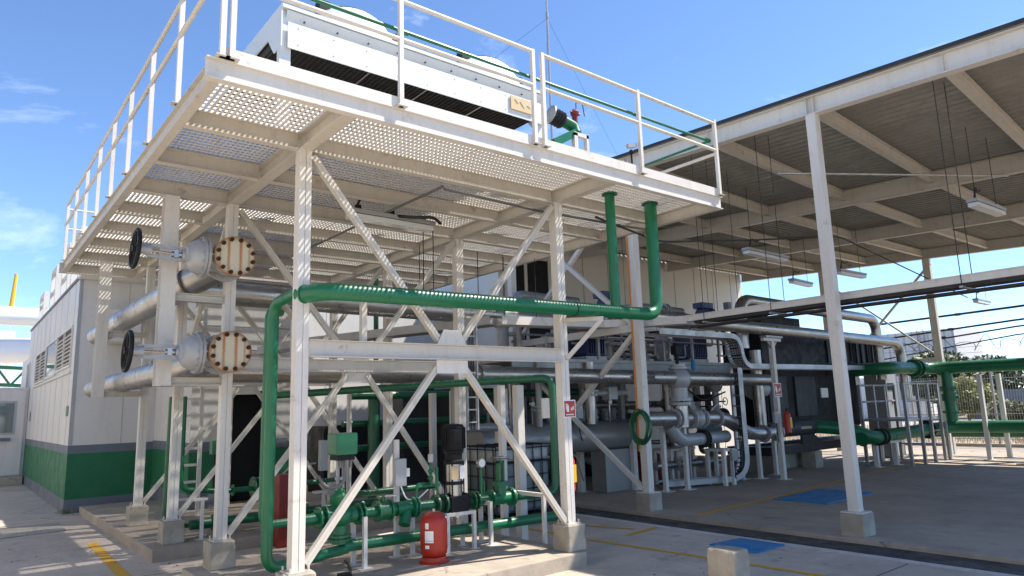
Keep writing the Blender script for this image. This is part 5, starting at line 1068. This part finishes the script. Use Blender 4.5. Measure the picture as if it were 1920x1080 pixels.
# overhead black cables
for i, z in enumerate((4.22, 3.83, 3.64, 3.40)):
    g = MB(); g.sweep([(22.0, 4.6, z-.10-.13*i), (22, 2.5, z-.10*.5-.06*i), (22, .5, z), (22, -6, z+.25)], .035 - .005*i, 8); g.tube((22, 1.9+.25*i, z-.02-.05*i-.02), (22, 2.05+.25*i, z-.02-.05*i-.02), .045, 8)
    tag(g.build('black_cable', 'rubber'), ('topmost', 'second', 'third', 'lowest')[i] + ' black overhead cable crossing the sky at right', 'cable', 'black overhead cables')
# ================================================================ fence and beyond
fn = thing('mesh_fence', 'tall wire mesh fence with barbed top beyond the water pipes', 'fence', (24.2, 0, 0))
for i in range(16):
    y = -18+i*2.5; MB().box(24.17, 24.23, y-.03, y+.03, -.06, 3.0).build('fence_post', 'galv', fn)
g = MB(); g.box(24.0, 24.35, -30, 30, -.3, .10); g.build('kerb', 'plinth', fn)
g = MB()
for z in (.25, 1.05, 2.2): g.bar((24.2, -20, z), (24.2, 25, z), .03, .03)
g.build('fence_rail', 'galv', fn)
g = MB()
for i in range(440): y = -12 + i*.075; g.bar((24.2, y, .12), (24.2, y, 2.3), .007, .007)
for i in range(14): g.bar((24.2, -12, .2+i*.16), (24.2, 21, .2+i*.16), .005, .005)
g.build('wire_mesh', 'galv', fn, kind='stuff')
g = MB(); pts = []
for i in range(420): a = i*.5; pts.append((24.2+.28*math.cos(a), -12+i*.05+.06*math.sin(i*.71), 3.35+.30*math.sin(a)*(.65+.35*math.sin(i*.23))))
g.sweep(pts, .010, 5)
for z in (2.85, 3.1, 3.3): g.sweep([(24.2, -14, z), (24.2, 0, z-.03), (24.2, 14, z)], .006, 4)
tag(g.build('razor_wire', 'drain'), 'coiled razor wire along the top of the mesh fence', 'razor wire')
bb = thing('elevated_shed', 'pale corrugated shed raised on posts beyond the fence', 'shed', (62, 16, 0))
g = MB(); g.box(60, 66, 14.9, 30, 3.6, 6.9); g.build('shed_wall', 'wall', bb); g = MB()
for i in range(24): y = 14.95+i*.62; g.box(59.95, 59.999, y, y+.1, 3.6, 6.9)
g.build('cladding_rib', 'galv', bb)
for y in (15.4, 20, 25): g = MB(); g.tube((60.5, y, -.2), (60.5, y, 3.6), .22, 10); g.build('leg', 'galv', bb)
g = MB(); g.box(59.9, 60, 17.1, 17.16, 0, 7); g.box(59.9, 60, 17.6, 17.66, 0, 7)
for i in range(20): g.box(59.92, 59.98, 17.16, 17.6, .3+i*.33, .36+i*.33)
g.build('ladder', 'galv', bb)
wt = MB(); wt.box(60, 78, 19, 30, -.1, 3.3); tag(wt.build('far_wall_building', 'carwhite'), 'white low building beyond the fence behind the step platform', 'building')
ylt = MB(); ylt.box(60.5, 62, 19.4, 21.2, 3.31, 4.3); tag(ylt.build('yellow_box', 'yellow', bevel=.1), 'yellow box on the roof of the white building beyond the fence', 'box')
def crown(g, c, rx, rz_, n, s):
    for i in range(n):
        while True:
            p = Vector((random.uniform(-1, 1), random.uniform(-1, 1), random.uniform(-1, 1)))
            if .25 < p.length < 1 and math.sin(p.x*5+c[0])*math.sin(p.y*5+c[1])*math.sin(p.z*6) > -.35: break
        q = Vector((c[0]+p.x*rx, c[1]+p.y*rx, c[2]+p.z*rz_)); a = Vector((random.gauss(0, 1), random.gauss(0, 1), random.gauss(0, 1))).normalized(); b = a.orthogonal().normalized(); k = s*random.uniform(.6, 1.4)
        g.add([q-a*k, q+b*k*.5, q+a*k, q-b*k*.5], [(0, 1, 2, 3)])
def tree(name, label, cat, x, y, h, r, mat, n=1800, trunk=.12, s=.16, group=None):
    t = thing(name, label, cat, (x, y, -.1), group); g = MB(); g.tube((x, y, -.1), (x+.1, y, h*.55), trunk, 8, trunk*.5)
    for k in range(5): a = k*1.26; g.tube((x+.05, y, h*.35), (x+r*.6*math.cos(a), y+r*.6*math.sin(a), h*.7), trunk*.45, 6, trunk*.12)
    g.build('trunk', 'bark', t); g = MB(); crown(g, (x, y, h*.62), r, h*.40, n, s); g.build('crown', mat, t)
random.seed(5)
tree('tree', 'dark green tree below the raised shed beyond the fence', 'tree', 55, 14.6, 4.9, 2.6, 'leaf', 2600, .2, .26); tree('tree', 'dark rounded tree right of the raised shed', 'tree', 58, 12.3, 4.4, 2.3, 'leaf', 2000, .2, .24)
tree('bush', 'yellow green flowering bush behind the vertical green pipe', 'bush', 37.5, 7.2, 2.5, 1.4, 'leafy', 2200, .08, .13)
for i, (x, y, h, r, lb) in enumerate(((36.5, 5.2, 1.35, 1.0, 'dusty bush right of the yellow green bush'), (36.8, 3.4, 1.1, 1.1, 'dusty bush behind the tall white pipe stands'), (37, 1.5, .95, 1.1, 'low dusty bush at the far right beyond the fence'), (36.5, -.2, 1.0, 1.1, 'rightmost dusty bush beyond the fence'))): tree('bush', lb, 'bush', x, y, h, r, 'bushleaf', 1500, .05, .11, 'dusty bushes beyond the fence')
for i, (x, y, h, r) in enumerate(((80, 22, 7, 5), (85, 12, 6, 5), (90, 4, 7, 6), (95, -4, 7, 6))): tree('tree', ('far dark tree behind the raised shed', 'far dark tree between the shed and the parked cars', 'far dark tree behind the tall white stands', 'far dark tree at the right edge')[i], 'tree', x, y, h*.62, r*.7, 'leaf', 1200, .3, .5, 'far trees')
def car(x, y, label):
    t = thing('parked_car', label, 'car', (x, y, -.1), 'white cars parked beyond the fence')
    g = MB(); g.add([(x-.8, y-2.1, .25), (x+.8, y-2.1, .25), (x+.8, y+2.1, .25), (x-.8, y+2.1, .25), (x-.78, y-2.0, .82), (x+.78, y-2.0, .82), (x+.78, y+2.0, .9), (x-.78, y+2.0, .9)], [(0,3,2,1), (4,5,6,7), (0,1,5,4), (1,2,6,5), (2,3,7,6), (3,0,4,7)]); g.build('body', 'carwhite', t, .08)
    g = MB(); g.add([(x-.74, y-1.4, .86), (x+.74, y-1.4, .86), (x+.74, y+1.5, .9), (x-.74, y+1.5, .9), (x-.58, y-.7, 1.42), (x+.58, y-.7, 1.42), (x+.58, y+.9, 1.42), (x-.58, y+.9, 1.42)], [(0,3,2,1), (0,1,5,4), (1,2,6,5), (2,3,7,6), (3,0,4,7)]); g.build('windows', 'glass', t); g = MB(); g.box(x-.58, x+.58, y-.7, y+.9, 1.422, 1.47); g.build('roof', 'carwhite', t, .02)
    for dx in (-.76, .76):
        for dy in (-1.3, 1.35): MB().tube((x+dx-.1, y+dy, .22), (x+dx+.1, y+dy, .22), .32, 14).build('wheel', 'rubber', t)
car(52.5, 7.2, 'white car parked beyond the fence left of the tall stands'); car(52.8, .9, 'white car parked beyond the fence right of the tall stands')
rw = MB(); rw.box(54.5, 55, -30, 12.5, -.1, 1.9); tag(rw.build('boundary_wall', 'wgrey'), 'grey boundary wall beyond the parked cars', 'wall')
hs = thing('house', 'low house with pale roof and red sign beyond the boundary wall', 'house', (62, 2, 0)); g = MB(); g.box(60, 66, -6, 7, -.1, 2.9); g.build('wall', 'card', hs); g = MB(); g.box(59.5, 66.5, -6.5, 5, 2.91, 3.2); g.build('roof', 'stuffwood', hs); g = MB(); g.box(59.8, 59.99, 7.5, 10.5, 2.1, 3.1); g.build('red_awning', 'dred', hs)
g = MB(); random.seed(9)
for i in range(9000):
    x = random.uniform(24.5, 37); y = random.uniform(-8, 14); h = random.uniform(.06, .22)*(1.8 if x > 34 else 1); a = random.random()*6.28
    g.add([(x, y, -.07), (x+.03*math.cos(a), y+.03*math.sin(a), -.07), (x+random.uniform(-.08, .08), y+random.uniform(-.08, .08), h)], [(0, 1, 2)])
o = g.build('dry_grass', 'drygrass', None, kind='stuff'); tag(o, 'dry yellow grass on the verge beyond the fence', 'grass')
# weeds and litter at the foot of the banded building
random.seed(3); wd = MB()
for i in range(70):
    x = -.50 + random.gauss(0, .06); y = 10.12 + random.gauss(0, .08); a = random.random()*6.28; h = random.uniform(.04, .13)
    wd.add([(x, y, .0), (x+.02*math.cos(a), y+.02*math.sin(a), h*.6), (x+.05*math.cos(a), y+.05*math.sin(a), h)], [(0, 1, 2)])
tag(wd.build('weeds', 'bushleaf'), 'small weeds at the corner of the banded building', 'weeds')

# ================================================================ small fittings under the platform
ul = lamp((1.05, 1.30, 4.06), (2.25, 1.32, 4.06), 4.2, 'grey strip lamp fixed under the middle of the raised platform')
ul['group'] = 'strip lamps under the platform'
for pts, lb in (([(1.52, 3.5, 4.15), (1.56, 1.4, 4.15), (1.62, .1, 4.17)], 'grey conduit running front to back under the platform mesh'), ([(1.65, .12, 4.155), (3.14, .22, 4.155), (5.0, .1, 4.15)], 'dark conduit under the front floor beam leading to the canopy')):
    g = MB(); g.sweep(pts, .016, 6); tag(g.build('floor_conduit', 'dgrey'), lb, 'conduit')
g = MB()
for x, y in ((1.2, 1.3), (1.65, 1.3), (2.1, 1.3)): g.box(x-.03, x+.03, y-.03, y+.03, 4.12, 4.19)
g.build('clip', 'black', ul)
g = MB(); g.path([(1.7, 1.25, 4.12), (1.85, 1.1, 4.09), (2.1, 1.05, 4.12), (2.3, 1.2, 4.10)], .02, .1, 7); g.build('loose_cable', 'rubber', ul)
for i, (x, y, zz) in enumerate(((2.3, 1.62, 3.1), (2.41, 1.55, 3.1), (2.9, 2.7, 3.1), (3.9, 2.6, 3.15), (4.5, 2.7, 3.15))):
    g = MB(); g.tube((x, y, zz), (x, y, 4.195), .007, 6); tag(g.build('hanger_rod', 'drain'), ('leftmost thin hanger rod below the platform strip lamp', 'second thin hanger rod below the platform strip lamp', 'thin hanger rod left of the inner platform columns', 'thin hanger rod just behind the front right column top', 'thin hanger rod left of the first green riser')[i], 'rod', 'thin hanger rods under the platform')
# tubes, valves and small pipes in the shaded equipment
random.seed(21)
ck = thing('pipework', 'crowded grey vertical pipes and valves in the shade below the mezzanine', 'pipework', (9.5, 4.6, .1))
for i in range(16):
    x = 5.9 + i*.52 + random.uniform(-.1, .1); y = random.uniform(4.55, 6.6); r = random.choice((.035, .05, .07, .10)); z0 = random.uniform(.3, 1.3); z1 = random.uniform(1.9, 2.38)
    g = MB(); g.path([(x, y, z1), (x, y, z0), (x+random.uniform(.3, .8), y+random.uniform(-.1, .2), z0-.02)], r, r*2.5, 12); p = g.build('pipe', random.choice(('grey', 'silver', 'lgrey', 'dgrey')), ck)
    for z in (z0+.35, z0+.75): MB().flange((x, y, z), (0, 0, 1), r*1.7, .04, 6, 14).build('flange', 'lgrey', ck)
    if i % 3 == 0: g = MB(); g.tube((x-.02, y-.05, z0+.55), (x-.02, y-r-.22, z0+.55), .02, 8); g.torus((x-.02, y-r-.22, z0+.55), (0, 1, 0), .10, .012, 18, 6); g.build('hand_wheel', 'black', p)
for k, (x, z) in enumerate(((10.35, 2.25), (11.3, 2.15))):
    t = thing('relief_valve', ('grey bulb shaped valve right of the cream globe valve', 'second grey bulb shaped valve left of the vertical cable ladder')[k], 'valve', (x, 3.6, z)); g = MB(); g.ball((x, 3.6, z), .20, 14, 10, (1, .9, 1.1)); g.lathe([(0, .06), (.1, .09), (.25, .12)], (x, 3.6, z+.2), (0, 0, -1), 12); g.tube((x-.6, 3.6, z+.03), (x+.6, 3.6, z+.03), .09, 12); g.build('valve_body', 'lgrey', t); g = MB(); g.tube((x, 3.6, z-.2), (x, 3.6, z-1.0), .075, 12); g.lathe([(0, .11), (.05, .11)], (x, 3.6, z-.5), (0, 0, -1), 12); g.build('outlet', 'grey', t)
g = MB(); g.path([(9.8, 3.3, .02), (9.8, 3.3, 2.05), (9.95, 3.3, 2.15), (10.0, 3.25, 2.38)], .03, .1, 8); tag(g.build('conduit', 'grey'), 'thin grey conduit standing right of the vertical silver pipe', 'conduit')
g = MB(); g.ball((10.02, 3.2, 2.52), .05, 8, 6, (1, 1, 2.6)); tag(g.build('blue_tag', 'blue'), 'small blue hanging handle on the mezzanine edge', 'handle')
g = MB(); g.path([(10.1, 3.55, 2.1), (10.5, 3.4, 1.75), (11.0, 3.4, 1.85), (11.4, 3.4, 1.95)], .018, .2, 7); tag(g.build('loose_cable', 'rubber'), 'sagging black cable below the grey bulb shaped valves', 'cable')
g = MB(); g.lathe([(0, .32), (.16, .32)], (11.6, 4.1, 1.75), (0, 0, 1), 16); g.tube((11.3, 4.1, 1.4), (12.3, 4.1, 1.4), .18, 14); tag(g.build('black_motor', 'black'), 'black motor and hood behind the vertical cable ladder', 'motor')
# debris on the yard floor
random.seed(17); g = MB()
for i in range(130):
    x = random.uniform(-3.2, 6.2); y = random.uniform(-5.0, 9.5)
    if -.36 < x < 3.32 and (-.3 < y < 2.5 or y > 3.7) or (x > -.6 and y > 10): continue
    s_ = random.uniform(.004, .011); a = random.random()*3.14
    g.bar((x-s_*math.cos(a), y-s_*math.sin(a), s_*.4+.003), (x+s_*math.cos(a), y+s_*math.sin(a), s_*.4+.003), s_*1.2, s_*.7)
tag(g.build('floor_debris', 'drain', None, kind='stuff'), 'small dark pebbles and leaf litter scattered on the yard floor', 'debris')
g = MB(); g.path([(1.1, 1.35, .165), (.9, .75, .165), (.55, .62, .165), (.30, .8, .165)], .013, .2, 7); tag(g.build('floor_cable', 'rubber'), 'black cable lying on the front pad under the actuated valve', 'cable')
g = MB(); g.box(.70, .82, .60, .70, .155, .20); tag(g.build('floor_coupling', 'black', bevel=.01), 'small black coupling lying on the front pad near the nearest column', 'coupling')

for x0, x1, y0, y1, h, lb in ((6.1, 7.9, 6.6, 8.0, 2.2, 'dark box added as shade behind the big grey vessel left part'), (8.1, 9.9, 6.9, 8.2, 1.9, 'dark box added as shade behind the rust stained canopy post'), (10.1, 12.2, 6.5, 8.0, 1.5, 'low dark box added as shade behind the white pipe tables')):  # dark boxes added to stand for deep shade below the mezzanine
    t = thing('shade_box', lb, 'machine', ((x0+x1)/2, (y0+y1)/2, .002), 'dark boxes added as shade under the mezzanine')
    g = MB(); g.box(x0, x1, y0, y1, .12, h); g.build('casing', 'char', t, .015); g = MB(); g.box(x0+.05, x1-.05, y0+.05, y1-.05, .002, .118); g.build('base', 'black', t)
    for k in range(3): xx = x0+.08+k*(x1-x0-.1)/3; g = MB(); g.box(xx, xx+(x1-x0)/3-.08, y0-.012, y0-.001, .25, h-.12); d = g.build('door', 'dgrey', t); g = MB(); g.box(xx+.06, xx+.09, y0-.03, y0-.013, h*.5, h*.5+.14); g.build('handle', 'steel', d)
    g = MB(); g.path([(x0+.3, y0-.2, h-.2), (x0+.3, y0-.2, h+.15), (x1-.2, y0-.2, h+.15)], .06, .15, 10); g.build('top_pipe', 'silver', t)
g = MB(); g.box(9.05, 13.5, 8.3, 8.6, 0.002, 2.55); tag(g.build('shade_box_row', 'dgrey'), 'dark grey box row added as shade along the foot of the hall wall', 'cabinets')  # dark backing added so the hall wall foot reads as shaded

# more small equipment that fills the bay: valves on the vessel, gauges, junction boxes, hoses
random.seed(33); gauge_line = 0
for i, (x, y, z, lb) in enumerate(((5.3, 3.86, 1.45, 'small grey junction box above the vessel left of the front right column'), (7.15, 3.86, 1.62, 'small grey junction box between the flanged risers'), (10.6, 2.80, .62, 'small grey switch box on the white pipe table by the cable ladder'), (11.9, 2.52, 1.35, 'narrow grey switch box on the tall white post'))):
    t = thing('junction_box', lb, 'box', (x, y, z), 'grey junction boxes in the bay'); g = MB(); g.box(x-.09, x+.09, y-.06, y, z-.12, z+.12); g.build('case', 'lgrey', t, .008); g = MB(); g.box(x-.07, x+.07, y-.066, y-.061, z-.10, z+.10); g.build('lid', 'grey', t); g = MB(); g.path([(x, y-.03, z-.12), (x, y-.03, z-.4), (x+.15, y+.05, z-.55)], .012, .1, 6); g.build('cable', 'rubber', t)
vt = thing('valve_set', 'row of small valves and gauges on top of the big grey vessel', 'valves', (7, 4.1, 1.45))
for i in range(7):
    x = 5.2 + i*.55; z = 1.43; g = MB(); g.tube((x, 4.15, z-.05), (x, 4.15, z+.25), .03, 8); g.lathe([(0, .06), (.03, .06)], (x, 4.15, z+.05), (0, 0, 1), 10); g.torus((x, 4.15, z+.30), (0, 0, 1), .07, .010, 14, 5); g.tube((x-.07, 4.15, z+.30), (x+.07, 4.15, z+.30), .008, 6); g.build('small_valve', 'lgrey' if i % 2 else 'dgrey', vt)
for i in range(5):
    x = 5.45 + i*.7; g = MB(); g.tube((x, 4.05, 1.40), (x, 4.05, 1.75), .012, 6); g.tube((x, 4.07, 1.80), (x, 4.02, 1.80), .055, 14); d = g.build('gauge', 'steel', vt); g = MB(); g.tube((x, 4.018, 1.80), (x, 4.014, 1.80), .046, 14); g.build('gauge_face', 'lettering', d)
rk = thing('conduit_bundle', 'bundle of thin grey conduits dropping beside the vertical cable ladder', 'conduits', (11.3, 3.1, .1))
for i in range(5): x = 11.25+i*.09; MB().path([(x, 3.15+.04*i, .05), (x, 3.15+.04*i, 2.0+.08*i), (x+.3, 3.3, 2.3)], .016, .1, 7).build('conduit', random.choice(('grey', 'lgrey', 'galv')), rk)
for k, (a, b, lb) in enumerate((((9.15, 3.7, .45), (11.4, 3.7, .42), 'low silver pipe behind the white pipe tables'), ((5.4, 4.9, .75), (8.9, 4.9, .72), 'low silver pipe behind the big grey vessel'), ((8.6, 5.4, 1.75), (13.0, 5.4, 1.7), 'mid height silver pipe deep below the mezzanine'))):
    pipe_thing('silver_pipe', lb, 'pipe', [a, b], .085, 'silver', n=12, flanges=[(vec(a).lerp(vec(b), .3), (1, 0, 0), .14), (vec(a).lerp(vec(b), .7), (1, 0, 0), .14)], fmat='lgrey')
